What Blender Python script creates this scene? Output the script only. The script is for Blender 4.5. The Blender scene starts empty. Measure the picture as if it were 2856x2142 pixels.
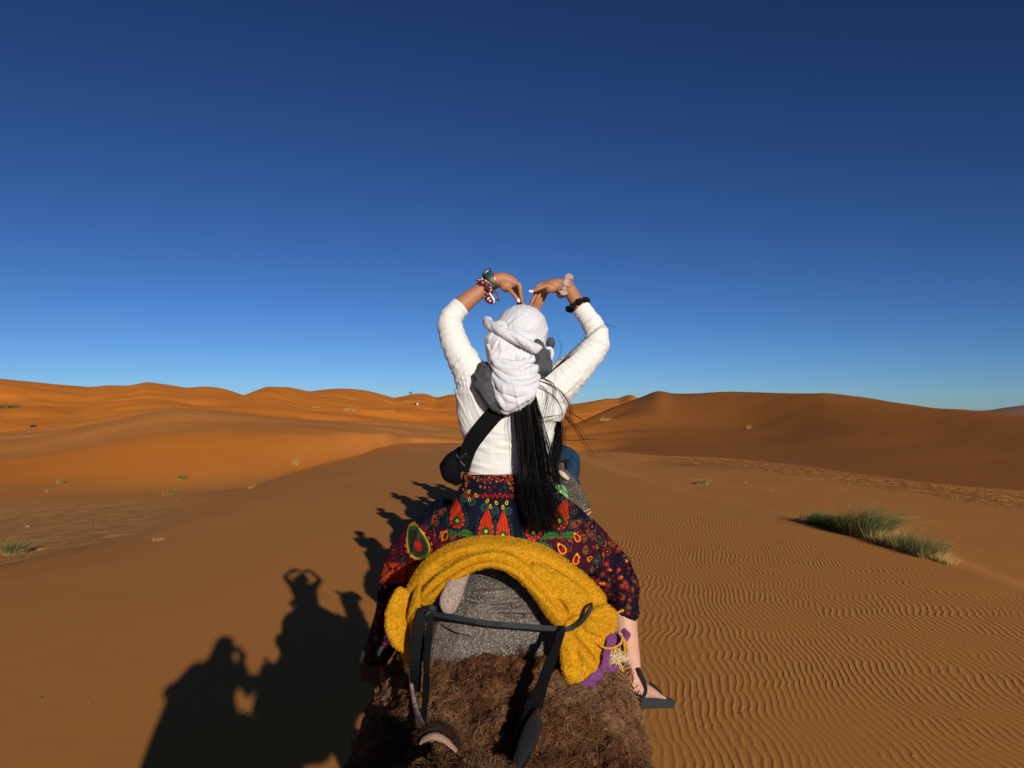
import bpy, math, random
import numpy as np
from mathutils import Vector
random.seed(7)
SC = bpy.context.scene
COL = SC.collection
# ---------------------------------------------------------------- camera, world, sun, exposure
H = 2.75                      # eye height of the person taking the picture, from the saddle
F = 2157.0                    # focal length in photo pixels (photo 2856 x 2142)
PITCH = math.atan(74.0 / F)
cam_d = bpy.data.cameras.new('camera'); cam = bpy.data.objects.new('camera', cam_d); COL.objects.link(cam)
cam_d.sensor_width = 36.0; cam_d.lens = F / 2856.0 * 36.0
cam_d.clip_start = 0.05; cam_d.clip_end = 12000.0
cam.location = (0, 0, H); cam.rotation_euler = (math.pi / 2 + PITCH, 0, 0)
SC.camera = cam
SUN_AZ = math.radians(160.8)  # clockwise from +Y: behind the camera, to the right
SUN_EL = math.radians(16.0)
w = bpy.data.worlds.new('World'); SC.world = w; w.use_nodes = True
wn = w.node_tree.nodes; wl = w.node_tree.links
sky = wn.new('ShaderNodeTexSky'); sky.sky_type = 'NISHITA'; sky.sun_disc = False
sky.sun_elevation = SUN_EL; sky.sun_rotation = SUN_AZ
sky.altitude = 2500.0; sky.air_density = 0.8; sky.dust_density = 1.3; sky.ozone_density = 4.2
gam = wn.new('ShaderNodeGamma'); gam.inputs['Gamma'].default_value = 1.42
bg = wn['Background']; bg.inputs['Strength'].default_value = 0.05
scl = wn.new('ShaderNodeVectorMath'); scl.operation = 'SCALE'; scl.inputs['Scale'].default_value = 0.71
wl.new(sky.outputs[0], scl.inputs[0]); wl.new(scl.outputs[0], gam.inputs[0]); wl.new(gam.outputs[0], bg.inputs['Color'])
sun_d = bpy.data.lights.new('sun', 'SUN'); sun = bpy.data.objects.new('sun', sun_d); COL.objects.link(sun)
sun_d.energy = 4.6; sun_d.angle = math.radians(0.53); sun_d.color = (1.0, 0.93, 0.82)
S = Vector((math.sin(SUN_AZ) * math.cos(SUN_EL), math.cos(SUN_AZ) * math.cos(SUN_EL), math.sin(SUN_EL)))
sun.rotation_euler = S.to_track_quat('Z', 'Y').to_euler(); sun.location = (20, -50, 30)
SC.view_settings.view_transform = 'Standard'; SC.view_settings.look = 'None'
SC.view_settings.exposure = 0.0; SC.view_settings.gamma = 1.0
SC.render.resolution_x = 1024; SC.render.resolution_y = 768

# ---------------------------------------------------------------- helpers
def P(px, py, Y):
    """world point at distance Y (metres ahead) that the photo shows at pixel px, py"""
    u = (1071.0 - py) / F
    s = Y / (math.cos(PITCH) - math.sin(PITCH) * u)
    return np.array([(px - 1428.0) / F * s, Y, H + s * (math.sin(PITCH) + math.cos(PITCH) * u)])

def _hash(ix, iy, iz, seed):
    h = (ix.astype(np.int64) * 374761393 + iy.astype(np.int64) * 668265263 + iz.astype(np.int64) * 2147483647 + seed * 974634777) & 0xffffffff
    h = ((h ^ (h >> 13)) * 1274126177) & 0xffffffff
    return ((h ^ (h >> 16)) & 0xffffff) / float(0xffffff) * 2 - 1
def noise(p, scale=1.0, seed=0):
    p = np.asarray(p, float) * scale + 1000.0
    i = np.floor(p); f = p - i; f = f * f * f * (f * (f * 6 - 15) + 10)
    x, y, z = i[:, 0], i[:, 1], i[:, 2]; r = 0
    for dx in (0, 1):
        wx = f[:, 0] if dx else 1 - f[:, 0]
        for dy in (0, 1):
            wy = f[:, 1] if dy else 1 - f[:, 1]
            for dz in (0, 1):
                wz = f[:, 2] if dz else 1 - f[:, 2]
                r = r + wx * wy * wz * _hash(x + dx, y + dy, z + dz, seed)
    return r
def fbm(p, scale=1.0, octs=3, seed=0):
    r = 0; a = 1.0
    for k in range(octs):
        r = r + a * noise(p, scale * 2 ** k, seed + k * 17); a *= 0.5
    return r
def sstep(a, b, x):
    t = np.clip((x - a) / (b - a), 0, 1); return t * t * (3 - 2 * t)

def mesh_np(name, V, Fc):
    """mesh from numpy arrays; Fc is an (n,4) or (n,3) array or a list of them"""
    me = bpy.data.meshes.new(name)
    if isinstance(Fc, np.ndarray): Fc = [Fc]
    Fc = [np.asarray(f, np.int32) for f in Fc if len(f)]
    V = np.asarray(V, np.float32)
    me.vertices.add(len(V)); me.vertices.foreach_set('co', V.ravel())
    nl = sum(f.size for f in Fc); npoly = sum(len(f) for f in Fc)
    me.loops.add(nl); me.loops.foreach_set('vertex_index', np.concatenate([f.ravel() for f in Fc]))
    me.polygons.add(npoly)
    tot = np.concatenate([np.full(len(f), f.shape[1], np.int32) for f in Fc])
    st = np.concatenate([[0], np.cumsum(tot)[:-1]]).astype(np.int32)
    me.polygons.foreach_set('loop_start', st)
    me.update(calc_edges=True); me.validate()
    me.polygons.foreach_set('use_smooth', np.ones(len(me.polygons), bool))
    return me
def setattr_pt(me, name, arr):
    arr = np.asarray(arr, np.float32)
    if arr.ndim == 1:
        a = me.attributes.new(name, 'FLOAT', 'POINT'); a.data.foreach_set('value', arr)
    else:
        if arr.shape[1] == 3: arr = np.concatenate([arr, np.ones((len(arr), 1), np.float32)], 1)
        a = me.attributes.new(name, 'FLOAT_COLOR', 'POINT'); a.data.foreach_set('color', arr.ravel())

def join(parts):
    """join [(V, [faces...]), ...] into one V, [faces]"""
    Vs, Fs, o = [], [], 0
    for V, fs in parts:
        if isinstance(fs, np.ndarray): fs = [fs]
        for f in fs: Fs.append(np.asarray(f, np.int64) + o)
        Vs.append(np.asarray(V, float)); o += len(V)
    return np.concatenate(Vs), Fs

def catmull(pts, n):
    """resample rows of pts (any width) to n samples with a Catmull-Rom curve"""
    pts = np.asarray(pts, float); m = len(pts)
    if m == 2:
        t = np.linspace(0, 1, n)[:, None]; return pts[0] * (1 - t) + pts[1] * t
    e = np.vstack([2 * pts[0] - pts[1], pts, 2 * pts[-1] - pts[-2]])
    t = np.linspace(0, m - 1, n); i = np.minimum(t.astype(int), m - 2); f = (t - i)[:, None]
    p0, p1, p2, p3 = e[i], e[i + 1], e[i + 2], e[i + 3]
    return 0.5 * (2 * p1 + (p2 - p0) * f + (2 * p0 - 5 * p1 + 4 * p2 - p3) * f ** 2 + (3 * p1 - p0 - 3 * p2 + p3) * f ** 3)

def frames(C, up):
    T = np.gradient(C, axis=0); T /= np.linalg.norm(T, axis=1)[:, None] + 1e-12
    N = []; n = np.asarray(up, float)
    for t in T:
        n = n - t * n.dot(t)
        if np.linalg.norm(n) < 1e-6: n = np.cross(t, [0.3, 1, 0.1])
        n = n / np.linalg.norm(n); N.append(n)
    N = np.array(N); return T, N, np.cross(T, N)

def tube(pts, ra, rb=None, n=None, seg=16, up=(0, 0, 1), power=2.0, caps=True):
    """closed loft through pts; ra = half size along 'up', rb = half size sideways"""
    pts = np.asarray(pts, float); m = len(pts)
    ra = np.broadcast_to(np.asarray(ra, float), (m,)); rb = ra if rb is None else np.broadcast_to(np.asarray(rb, float), (m,))
    n = n or max(2, (m - 1) * 5 + 1)
    D = catmull(np.column_stack([pts, ra, rb]), n) if m > 2 else catmull(np.column_stack([pts, ra, rb]), n)
    C = D[:, :3]; a = np.maximum(D[:, 3], 1e-4); b = np.maximum(D[:, 4], 1e-4)
    T, N, B = frames(C, up)
    if caps:   # rounded ends
        K = 4; q = np.linspace(0, 1, K + 1)[:-1]
        r0 = max(a[0], b[0]) * 0.0 + min(a[0], b[0]); r1 = min(a[-1], b[-1])
        c0 = [C[0] - T[0] * r0 * math.cos(t * math.pi / 2) for t in q]; s0 = [max(0.05, math.sin(t * math.pi / 2)) for t in q]
        c1 = [C[-1] + T[-1] * r1 * math.cos(t * math.pi / 2) for t in q[::-1]]; s1 = [max(0.05, math.sin(t * math.pi / 2)) for t in q[::-1]]
        C = np.vstack([c0, C, c1]); a = np.concatenate([np.array(s0) * a[0], a, np.array(s1) * a[-1]]); b = np.concatenate([np.array(s0) * b[0], b, np.array(s1) * b[-1]])
        N = np.vstack([[N[0]] * K, N, [N[-1]] * K]); B = np.vstack([[B[0]] * K, B, [B[-1]] * K])
    th = np.arange(seg) / seg * 2 * math.pi
    cx, sx = np.cos(th), np.sin(th)
    cx = np.sign(cx) * np.abs(cx) ** (2 / power); sx = np.sign(sx) * np.abs(sx) ** (2 / power)
    V = C[:, None, :] + (a[:, None] * cx)[:, :, None] * N[:, None, :] + (b[:, None] * sx)[:, :, None] * B[:, None, :]
    R = len(C); idx = np.arange(R * seg).reshape(R, seg)
    q = np.stack([idx[:-1], np.roll(idx[:-1], -1, 1), np.roll(idx[1:], -1, 1), idx[1:]], -1).reshape(-1, 4)
    V = V.reshape(-1, 3); fs = [q]
    i0, i1 = len(V), len(V) + 1
    V = np.vstack([V, V[:seg].mean(0), V[-seg - 0:].mean(0)])
    a0 = idx[0]; a1 = idx[-1]
    fs.append(np.stack([np.full(seg, i0), np.roll(a0, -1), a0], -1)); fs.append(np.stack([np.full(seg, i1), a1, np.roll(a1, -1)], -1))
    return V, fs

def ellipsoid(c, r, rot=None, seg=24, rings=16):
    th = np.arange(seg) / seg * 2 * math.pi; ph = np.linspace(0, math.pi, rings + 1)[1:-1]
    V = np.stack([np.outer(np.sin(ph), np.cos(th)), np.outer(np.sin(ph), np.sin(th)), np.outer(np.cos(ph), np.ones(seg))], -1).reshape(-1, 3)
    V = np.vstack([V, [0, 0, 1], [0, 0, -1]]) * np.asarray(r, float)
    if rot is not None:
        from mathutils import Euler
        V = V @ np.array(Euler(rot).to_matrix()).T
    V = V + np.asarray(c, float)
    R = rings - 1; idx = np.arange(R * seg).reshape(R, seg)
    q = np.stack([idx[:-1], idx[1:], np.roll(idx[1:], -1, 1), np.roll(idx[:-1], -1, 1)], -1).reshape(-1, 4)
    t = np.stack([np.full(seg, R * seg), idx[0], np.roll(idx[0], -1)], -1); b = np.stack([np.full(seg, R * seg + 1), np.roll(idx[-1], -1), idx[-1]], -1)
    return V, [q, t, b]

def mesh_arrays(me):
    V = np.empty(len(me.vertices) * 3, np.float32); me.vertices.foreach_get('co', V); V = V.reshape(-1, 3).astype(float)
    n = len(me.loops); L = np.empty(n, np.int32); me.loops.foreach_get('vertex_index', L)
    st = np.empty(len(me.polygons), np.int32); tt = np.empty(len(me.polygons), np.int32)
    me.polygons.foreach_get('loop_start', st); me.polygons.foreach_get('loop_total', tt)
    out = []
    for k in (3, 4):
        s = st[tt == k]
        if len(s): out.append(L[s[:, None] + np.arange(k)])
    return V, out
def union(parts, voxel, smooth=4, factor=0.5):
    """fuse closed overlapping shells into one continuous skin"""
    V, Fs = join(parts)
    me = mesh_np('tmp', V, Fs); ob = bpy.data.objects.new('tmp', me); COL.objects.link(ob)
    m = ob.modifiers.new('r', 'REMESH'); m.mode = 'VOXEL'; m.voxel_size = voxel; m.use_smooth_shade = True
    if smooth:
        s = ob.modifiers.new('s', 'SMOOTH'); s.factor = factor; s.iterations = smooth
    dg = bpy.context.evaluated_depsgraph_get(); dg.update()
    ev = ob.evaluated_get(dg); m2 = bpy.data.meshes.new_from_object(ev)
    out = mesh_arrays(m2)
    bpy.data.objects.remove(ob); bpy.data.meshes.remove(me); bpy.data.meshes.remove(m2)
    return out
def vnormals(V, Fs):
    N = np.zeros_like(V)
    for f in Fs:
        a, b, c = V[f[:, 0]], V[f[:, 1]], V[f[:, 2]]
        n = np.cross(b - a, c - a)
        if f.shape[1] == 4: n = np.cross(c - a, V[f[:, 3]] - b)
        for k in range(f.shape[1]): np.add.at(N, f[:, k], n)
    return N / (np.linalg.norm(N, axis=1)[:, None] + 1e-12)

def add(name, me, mat=None, parent=None, loc=None):
    o = bpy.data.objects.new(name, me); COL.objects.link(o)
    if mat is not None and me is not None: me.materials.append(mat)
    if parent is not None: o.parent = parent
    if loc is not None: o.location = loc
    return o
def obj(name, VF, mat, parent=None):
    """link a mesh given in WORLD coordinates; its origin goes to the parent thing's origin (or its own base)"""
    V, Fs = VF
    if parent is not None:
        o0 = np.zeros(3); q = parent
        while q is not None: o0 += np.array(q.location); q = q.parent
        me = mesh_np(name, V - o0, Fs); return add(name, me, mat, parent)
    c = np.array([(V[:, 0].min() + V[:, 0].max()) / 2, (V[:, 1].min() + V[:, 1].max()) / 2, V[:, 2].min()])
    me = mesh_np(name, V - c, Fs); return add(name, me, mat, None, c)
def thing(name, label, cat, loc, group=None):
    o = bpy.data.objects.new(name, None); COL.objects.link(o); o.location = loc; o.empty_display_size = 0.1
    return tag(o, label, cat, group)
def tag(o, label, cat, group=None):
    o['label'] = label; o['category'] = cat
    if group: o['group'] = group
    return o
def copy_tree(o, parent=None):
    kids = list(o.children)
    c = o.copy(); COL.objects.link(c); c.parent = parent
    for k in kids: copy_tree(k, c)
    return c

# ---------------------------------------------------------------- material helpers
class M:
    def __init__(s, name, color=(0.5, 0.5, 0.5), rough=0.7, spec=0.3):
        s.m = bpy.data.materials.new(name); s.m.use_nodes = True
        s.n = s.m.node_tree.nodes; s.l = s.m.node_tree.links; s.b = s.n['Principled BSDF']
        s.b.inputs['Base Color'].default_value = (*color, 1); s.b.inputs['Roughness'].default_value = rough
        s.b.inputs['Specular IOR Level'].default_value = spec
        s.last_bump = None
    def node(s, t, **kw):
        nd = s.n.new(t)
        for k, v in kw.items():
            if k in nd.inputs.keys() if hasattr(nd.inputs, 'keys') else False: nd.inputs[k].default_value = v
            else: setattr(nd, k, v)
        return nd
    def coord(s, kind='Object', scale=(1, 1, 1)):
        tc = s.n.new('ShaderNodeTexCoord'); mp = s.n.new('ShaderNodeMapping'); mp.inputs['Scale'].default_value = scale
        s.l.new(tc.outputs[kind], mp.inputs[0]); return mp.outputs[0]
    def noise(s, scale, detail=3, rough=0.5, vec=None, dist=0.0):
        nd = s.n.new('ShaderNodeTexNoise'); nd.inputs['Scale'].default_value = scale; nd.inputs['Detail'].default_value = detail
        nd.inputs['Roughness'].default_value = rough; nd.inputs['Distortion'].default_value = dist
        if vec is None: vec = s.coord()
        s.l.new(vec, nd.inputs['Vector']); return nd.outputs['Fac']
    def ramp(s, fac, stops):
        nd = s.n.new('ShaderNodeValToRGB'); cr = nd.color_ramp
        while len(cr.elements) < len(stops): cr.elements.new(0.5)
        for e, (p, c) in zip(cr.elements, stops): e.position = p; e.color = (*c, 1) if len(c) == 3 else c
        s.l.new(fac, nd.inputs[0]); return nd.outputs[0]
    def mix(s, fac, a, b, mode='MIX'):
        nd = s.n.new('ShaderNodeMix'); nd.data_type = 'RGBA'; nd.blend_type = mode
        for sock, v in ((nd.inputs[0], fac), (nd.inputs[6], a), (nd.inputs[7], b)):
            if isinstance(v, (int, float)): sock.default_value = v
            elif isinstance(v, tuple): sock.default_value = (*v, 1)
            else: s.l.new(v, sock)
        return nd.outputs[2]
    def math(s, op, a, b=None, c=None):
        nd = s.n.new('ShaderNodeMath'); nd.operation = op
        for sock, v in zip(nd.inputs, (a, b, c)):
            if v is None: continue
            if isinstance(v, (int, float)): sock.default_value = v
            else: s.l.new(v, sock)
        return nd.outputs[0]
    def attr(s, name, out='Fac'):
        nd = s.n.new('ShaderNodeAttribute'); nd.attribute_name = name; return nd.outputs[out]
    def color(s, c): s.l.new(c, s.b.inputs['Base Color']); return s
    def bump(s, h, strength=0.5, dist=0.01):
        nd = s.n.new('ShaderNodeBump'); nd.inputs['Strength'].default_value = strength; nd.inputs['Distance'].default_value = dist
        s.l.new(h, nd.inputs['Height'])
        if s.last_bump is not None: s.l.new(s.last_bump, nd.inputs['Normal'])
        s.last_bump = nd.outputs[0]; s.l.new(s.last_bump, s.b.inputs['Normal']); return s
# ---------------------------------------------------------------- the desert: one sheet from underfoot to the horizon
HZ = 1145.0
def lay(pts, x): 
    p = np.array(pts, float); return np.interp(x, p[:, 0], p[:, 1])
def smooth1(a, sig):
    k = np.arange(-int(3 * sig) - 1, int(3 * sig) + 2); g = np.exp(-k ** 2 / (2 * sig ** 2)); g /= g.sum()
    return np.convolve(np.pad(a, len(k) // 2, mode='edge'), g, mode='valid')
PHI = np.concatenate([np.linspace(-180, -46, 60, endpoint=False), np.linspace(-46, 46, 1150, endpoint=False), np.linspace(46, 180, 60)]) * math.pi / 180
pc = 1428 + F * np.tan(np.clip(PHI, -math.radians(52), math.radians(52)))       # photo column of each azimuth
cosp = np.cos(np.clip(PHI, -math.radians(52), math.radians(52)))
def z_of(py, Y): return H - (py - HZ) / F * Y
L = []            # list of (Y, z) arrays, near to far
one = np.ones_like(pc)
L.append((1.2 * one, 0 * one)); L.append((5.0 * one, 0 * one))
pyB = lay([(-1200, 2250), (-600, 1900), (0, 1650), (400, 1545), (800, 1390), (1150, 1275), (1428, 1252), (1665, 1304), (1937, 1383), (2220, 1452), (2450, 1508), (2640, 1572), (2856, 1655), (3300, 1830), (4200, 2250)], pc)
YB = 2.80 * F / (pyB - HZ)
cen = np.where(pc < 1400, np.exp(-((pc - 1400) / 380.0) ** 2), np.exp(-((pc - 1400) / 230.0) ** 2))
lf = 1 - sstep(1100, 1500, pc)
L.append((YB * (0.72 - 0.2 * lf), -0.01 * one)); L.append((YB, -0.05 - 0.12 * lf))
L.append((YB * (1.38 + 0.25 * lf) + 0.8, -(0.95 - 0.2 * lf - 0.5 * cen)))
pyD = lay([(-1200, 1400), (0, 1374), (300, 1374), (600, 1368), (900, 1330), (1200, 1262), (1428, 1238), (1620, 1265), (1900, 1274), (2100, 1283), (2300, 1310), (2600, 1350), (2856, 1372), (3600, 1440)], pc); pyD = smooth1(pyD, 26)
zD = lay([(0, -1.15), (600, -1.0), (900, -0.72), (1200, -0.55), (1428, -0.6), (1620, -1.1), (2856, -1.25)], pc)
YD = (H - zD) * F / (pyD - HZ)
L.append((YD * 0.985, zD)); 
YF = lay([(-1200, 84), (0, 84), (900, 95), (1200, 118), (1428, 122), (1620, 122), (1700, 126), (1800, 130), (1870, 124), (2100, 112), (2400, 94), (2600, 80), (2856, 66), (3600, 50)], pc); YF = smooth1(YF, 34)
pyE = lay([(-600, 1320), (0, 1296), (294, 1257), (411, 1224), (500, 1206), (823, 1206), (1000, 1212), (1200, 1222), (1428, 1216), (1620, 1222), (1840, 1196), (1960, 1204), (2060, 1212), (2250, 1204), (2400, 1216), (2600, 1246), (2856, 1268), (3600, 1290)], pc)
fE = lay([(0, 0.40), (900, 0.30), (1428, 0.4), (1620, 0.4), (1840, 0.46), (1960, 0.56), (2100, 0.56), (2300, 0.46), (2856, 0.5)], pc)
YE = YD + (YF - YD) * smooth1(fE, 45)
L.append((YE, z_of(smooth1(pyE, 36), YE)))
pyF = lay([(-600, 1235), (0, 1202), (130, 1190), (300, 1164), (420, 1143), (500, 1138), (620, 1148), (800, 1168), (1000, 1181), (1200, 1192), (1428, 1196), (1600, 1190), (1700, 1146), (1800, 1103), (1828, 1091), (1845, 1090), (1870, 1097), (1900, 1098), (2000, 1095), (2300, 1101), (2400, 1113), (2500, 1127), (2600, 1140), (2700, 1148), (2856, 1160), (3600, 1165)], pc)
wr = sstep(1700, 1760, pc)
pyFs = smooth1(pyF, 12) * (1 - wr) + smooth1(pyF, 2.2) * wr
L.append((YF, z_of(pyFs, YF)))
YG = YF * lay([(0, 1.22), (1600, 1.22), (1800, 1.3), (2856, 1.5)], pc)
zF = L[-1][1]
zG = lay([(0, -1.0), (250, 0.2), (420, 1.6), (620, 1.5), (900, 0.2), (1428, -0.6), (1700, -0.8), (1850, -1.0), (2856, -1.0)], pc)
L.append((YG, np.minimum(smooth1(zG, 20), zF - 0.5)))
YH = YG * 1.35
pyH = lay([(-600, 1130), (0, 1142), (60, 1136), (223, 1140), (282, 1128), (400, 1114), (470, 1117), (588, 1131), (740, 1128), (900, 1141), (1050, 1146), (1200, 1148), (1428, 1150), (1600, 1141), (1700, 1132), (1780, 1132), (1900, 1180), (2856, 1195)], pc)
L.append((YH, z_of(smooth1(pyH, 5), YH)))
YI = YH * 1.18
L.append((YI, L[-1][1] - 1.3))
YJ = np.maximum(YI * 1.3, lay([(0, 235), (700, 260), (1100, 420), (1428, 480), (1700, 420), (1900, 300), (2856, 250)], pc))
pyJ = lay([(-900, 1040), (-300, 1048), (0, 1057), (60, 1063), (160, 1073), (250, 1080), (300, 1076), (360, 1077), (410, 1067), (460, 1073), (520, 1083), (560, 1079), (600, 1080), (640, 1089), (680, 1103), (710, 1091), (745, 1079), (800, 1082), (860, 1093), (900, 1088), (940, 1085), (990, 1087), (1020, 1090), (1052, 1098), (1100, 1112), (1135, 1105), (1160, 1101), (1190, 1102), (1216, 1113), (1250, 1104), (1330, 1100), (1428, 1112), (1560, 1132), (1620, 1126), (1690, 1113), (1725, 1112), (1748, 1103), (1762, 1101), (1778, 1110), (1840, 1130), (1950, 1165), (2856, 1175)], pc)
L.append((YJ, z_of(smooth1(pyJ, 1.6), YJ)))
L.append((YJ * 1.35, lay([(0, 1.0), (1200, 0.0), (2856, -1.0)], pc)))
L.append((1250 * one, H - 12.0 + 0 * one))
YL = 1700 * one
pyL = lay([(0, 1150), (1428, 1150), (1640, 1128), (1660, 1124), (1700, 1140), (2560, 1152), (2640, 1147), (2670, 1142), (2720, 1145), (2760, 1144), (2800, 1137), (2856, 1130), (2950, 1122), (3100, 1128), (3600, 1140)], pc)
L.append((YL, z_of(smooth1(pyL, 2), YL)))
L.append((2600 * one, 0 * one)); L.append((9000 * one, 0 * one))
KY = np.array([l[0] for l in L]) / cosp; KZ = np.array([l[1] for l in L])       # radii, heights [layer, column]
for k in range(1, len(KY)): KY[k] = np.maximum(KY[k], KY[k - 1] * 1.04)
R = np.exp(np.concatenate([np.linspace(math.log(1.2), math.log(60), 330, endpoint=False), np.linspace(math.log(60), math.log(520), 260, endpoint=False), np.linspace(math.log(520), math.log(9500), 70)]))
lnR = np.log(R)
def pchip(xk, yk, x):
    h = np.diff(xk); d = np.diff(yk) / h; m = np.zeros_like(yk)
    s = d[:-1] * d[1:] > 0; w1 = 2 * h[1:] + h[:-1]; w2 = h[1:] + 2 * h[:-1]
    with np.errstate(all='ignore'): mm = (w1 + w2) / (w1 / d[:-1] + w2 / d[1:])
    m[1:-1][s] = mm[s]
    i = np.clip(np.searchsorted(xk, x) - 1, 0, len(xk) - 2); t = np.clip((x - xk[i]) / h[i], 0, 1)
    return (yk[i] * (1 + 2 * t) * (1 - t) ** 2 + h[i] * m[i] * t * (1 - t) ** 2 + yk[i + 1] * t * t * (3 - 2 * t) + h[i] * m[i + 1] * t * t * (t - 1))
ZT = np.stack([pchip(np.log(KY[:, j]), KZ[:, j], lnR) for j in range(len(PHI))], 1)      # [row, column]
GX = R[:, None] * np.sin(PHI)[None, :]; GY = R[:, None] * np.cos(PHI)[None, :]
pp = np.stack([GX.ravel(), GY.ravel(), np.zeros(GX.size)], 1)
und = (fbm(pp, 0.16, 2, 3) * 0.035 + fbm(pp, 0.7, 2, 5) * 0.008).reshape(GX.shape) * sstep(4, 9, np.abs(GX)) 
und2 = (fbm(pp * np.array([1, 1.8, 1]), 0.035, 3, 9).reshape(GX.shape)) * 0.8 * sstep(38, 110, R)[:, None] * (1 - 0.75 * sstep(1700, 1850, pc))[None, :]
ZT = ZT + und + und2
# far-off crests keep the heights they have, so only the ground between them undulates
ZT = ZT - und2 * np.exp(-((np.log(R)[:, None] - np.log(YJ / cosp)[None, :]) / 0.12) ** 2)
def ground(x, y):
    ph = math.atan2(x, y); r = math.hypot(x, y)
    i = np.interp(math.log(max(r, 1.21)), lnR, np.arange(len(R))); j = np.interp(ph, PHI, np.arange(len(PHI)))
    i0 = min(int(i), len(R) - 2); j0 = min(int(j), len(PHI) - 2); a = i - i0; b = j - j0
    return float((ZT[i0, j0] * (1 - b) + ZT[i0, j0 + 1] * b) * (1 - a) + (ZT[i0 + 1, j0] * (1 - b) + ZT[i0 + 1, j0 + 1] * b) * a)
def hit(px, py, y0=4.0):
    """first point of the ground seen at this photo pixel"""
    Y = y0
    while Y < 3000:
        p = P(px, py, Y)
        if p[2] <= ground(p[0], p[1]):
            a, b = Y / 1.01, Y
            for _ in range(18):
                m = (a + b) / 2; q = P(px, py, m)
                if q[2] <= ground(q[0], q[1]): b = m
                else: a = m
            q = P(px, py, b); q[2] = ground(q[0], q[1]); return q
        Y *= 1.01
    return P(px, py, 300)
idx = np.arange(GX.size).reshape(GX.shape)
q = np.stack([idx[:-1, :-1], idx[:-1, 1:], idx[1:, 1:], idx[1:, :-1]], -1).reshape(-1, 4)[:, ::-1]
V = np.stack([GX.ravel(), GY.ravel(), ZT.ravel()], 1)
ctr = len(V); V = np.vstack([V, [0, 0, 0]])
seam = np.stack([idx[:-1, -1], idx[:-1, 0], idx[1:, 0], idx[1:, -1]], -1)[:, ::-1]
fan = np.stack([np.full(len(PHI), ctr), idx[0], np.roll(idx[0], -1)], -1)[:, ::-1]
me = mesh_np('sand', V, [q, seam, fan])
PXg = np.broadcast_to(pc[None, :], GX.shape)
# where the wind left ripples, where the ground is crusted and tracked, and the hue of the sand
near = 1 - sstep(0.92, 1.12, R[:, None] / (YB / cosp)[None, :])
valley = sstep(1.05, 1.3, R[:, None] / (YB / cosp)[None, :]) * (1 - sstep(0.86, 0.93, R[:, None] / (YD / cosp)[None, :]))
rip = near * (0.05 + 0.95 * sstep(0.5, 1.8, GX)) * (1 - 0.25 * sstep(0.72, 0.95, R[:, None] / (YB / cosp)[None, :])) + 1.1 * valley * sstep(1500, 1700, PXg)
trk = sstep(0.80, 0.88, R[:, None] / (YD / cosp)[None, :]) * (1 - sstep(0.965, 1.0, R[:, None] / (YD / cosp)[None, :])) * sstep(1640, 1950, PXg)
crust = sstep(1.25, 1.4, R[:, None] / (YB / cosp)[None, :]) * (1 - sstep(0.75, 0.95, R[:, None] / (YD / cosp)[None, :])) * (1 - sstep(350, 640, PXg))
rr = R[:, None] * np.ones_like(GX); yE = (YE / cosp)[None, :]; yF = (YF / cosp)[None, :]
topb = sstep(0.97, 1.12, rr / yE) * (1 - sstep(0.95, 1.15, rr / yF)) * (1 - sstep(1500, 1650, PXg))
hue = (1 - 0.75 * topb) * sstep(0.9, 1.25, R[:, None] / (YD / cosp)[None, :]) * np.clip(1 - 0.25 * sstep(1500, 1750, PXg), 0, 1)
big = sstep(0.985, 1.02, R[:, None] / (YD / cosp)[None, :]) * (1 - sstep(1.0, 1.1, R[:, None] / (YF / cosp)[None, :])) * sstep(1560, 1800, PXg)  # face of the large right-hand dune, darkened in colour for slope shade
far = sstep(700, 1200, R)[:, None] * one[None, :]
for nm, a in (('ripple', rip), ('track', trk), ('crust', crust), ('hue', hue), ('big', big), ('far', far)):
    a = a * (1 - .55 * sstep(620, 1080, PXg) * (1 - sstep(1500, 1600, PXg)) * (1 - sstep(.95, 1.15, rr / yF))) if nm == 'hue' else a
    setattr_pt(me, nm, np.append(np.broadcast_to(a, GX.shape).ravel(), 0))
sm = M('sand', rough=0.95, spec=0.08)
geo = sm.n.new('ShaderNodeNewGeometry').outputs['Position']
def vmap(m, src, scale, rotz=0.0):
    mp = m.n.new('ShaderNodeMapping'); mp.inputs['Scale'].default_value = scale; mp.inputs['Rotation'].default_value = (0, 0, rotz)
    m.l.new(src, mp.inputs[0]); return mp.outputs[0]
big_n = sm.noise(0.12, 3, 0.55, vmap(sm, geo, (1, 1, 1)))
mid_n = sm.noise(1.7, 4, 0.6, vmap(sm, geo, (1, 1, 1)))
fine = sm.noise(240, 2, 0.7, vmap(sm, geo, (1, 1, 1)))
c_near = sm.mix(big_n, (0.50, 0.192, 0.042), (0.62, 0.260, 0.060))
c_far = sm.mix(big_n, (0.69, 0.200, 0.018), (0.81, 0.255, 0.025))
c = sm.mix(sm.attr('hue'), c_near, c_far)
c = sm.mix(sm.attr('big'), c, (0.32, 0.110, 0.022))  # darker red sand tone, partly standing in for shade on this face
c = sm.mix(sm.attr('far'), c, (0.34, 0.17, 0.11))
sp = sm.math('MULTIPLY', sm.attr('crust'), sm.noise(3.0, 5, 0.75, vmap(sm, geo, (0.6, 2.2, 1))))
c = sm.mix(sp, c, (0.60, 0.30, 0.10))
c = sm.mix(sm.math('MULTIPLY', sm.ramp(mid_n, [(0.3, (0, 0, 0)), (0.7, (1, 1, 1))]), 0.10), c, (0.35, 0.14, 0.05))
c = sm.mix(sm.math('MULTIPLY', sm.ramp(fine, [(0.35, (0, 0, 0)), (0.65, (1, 1, 1))]), 0.22), c, (0.30, 0.12, 0.04))
sm.color(c)
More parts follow.
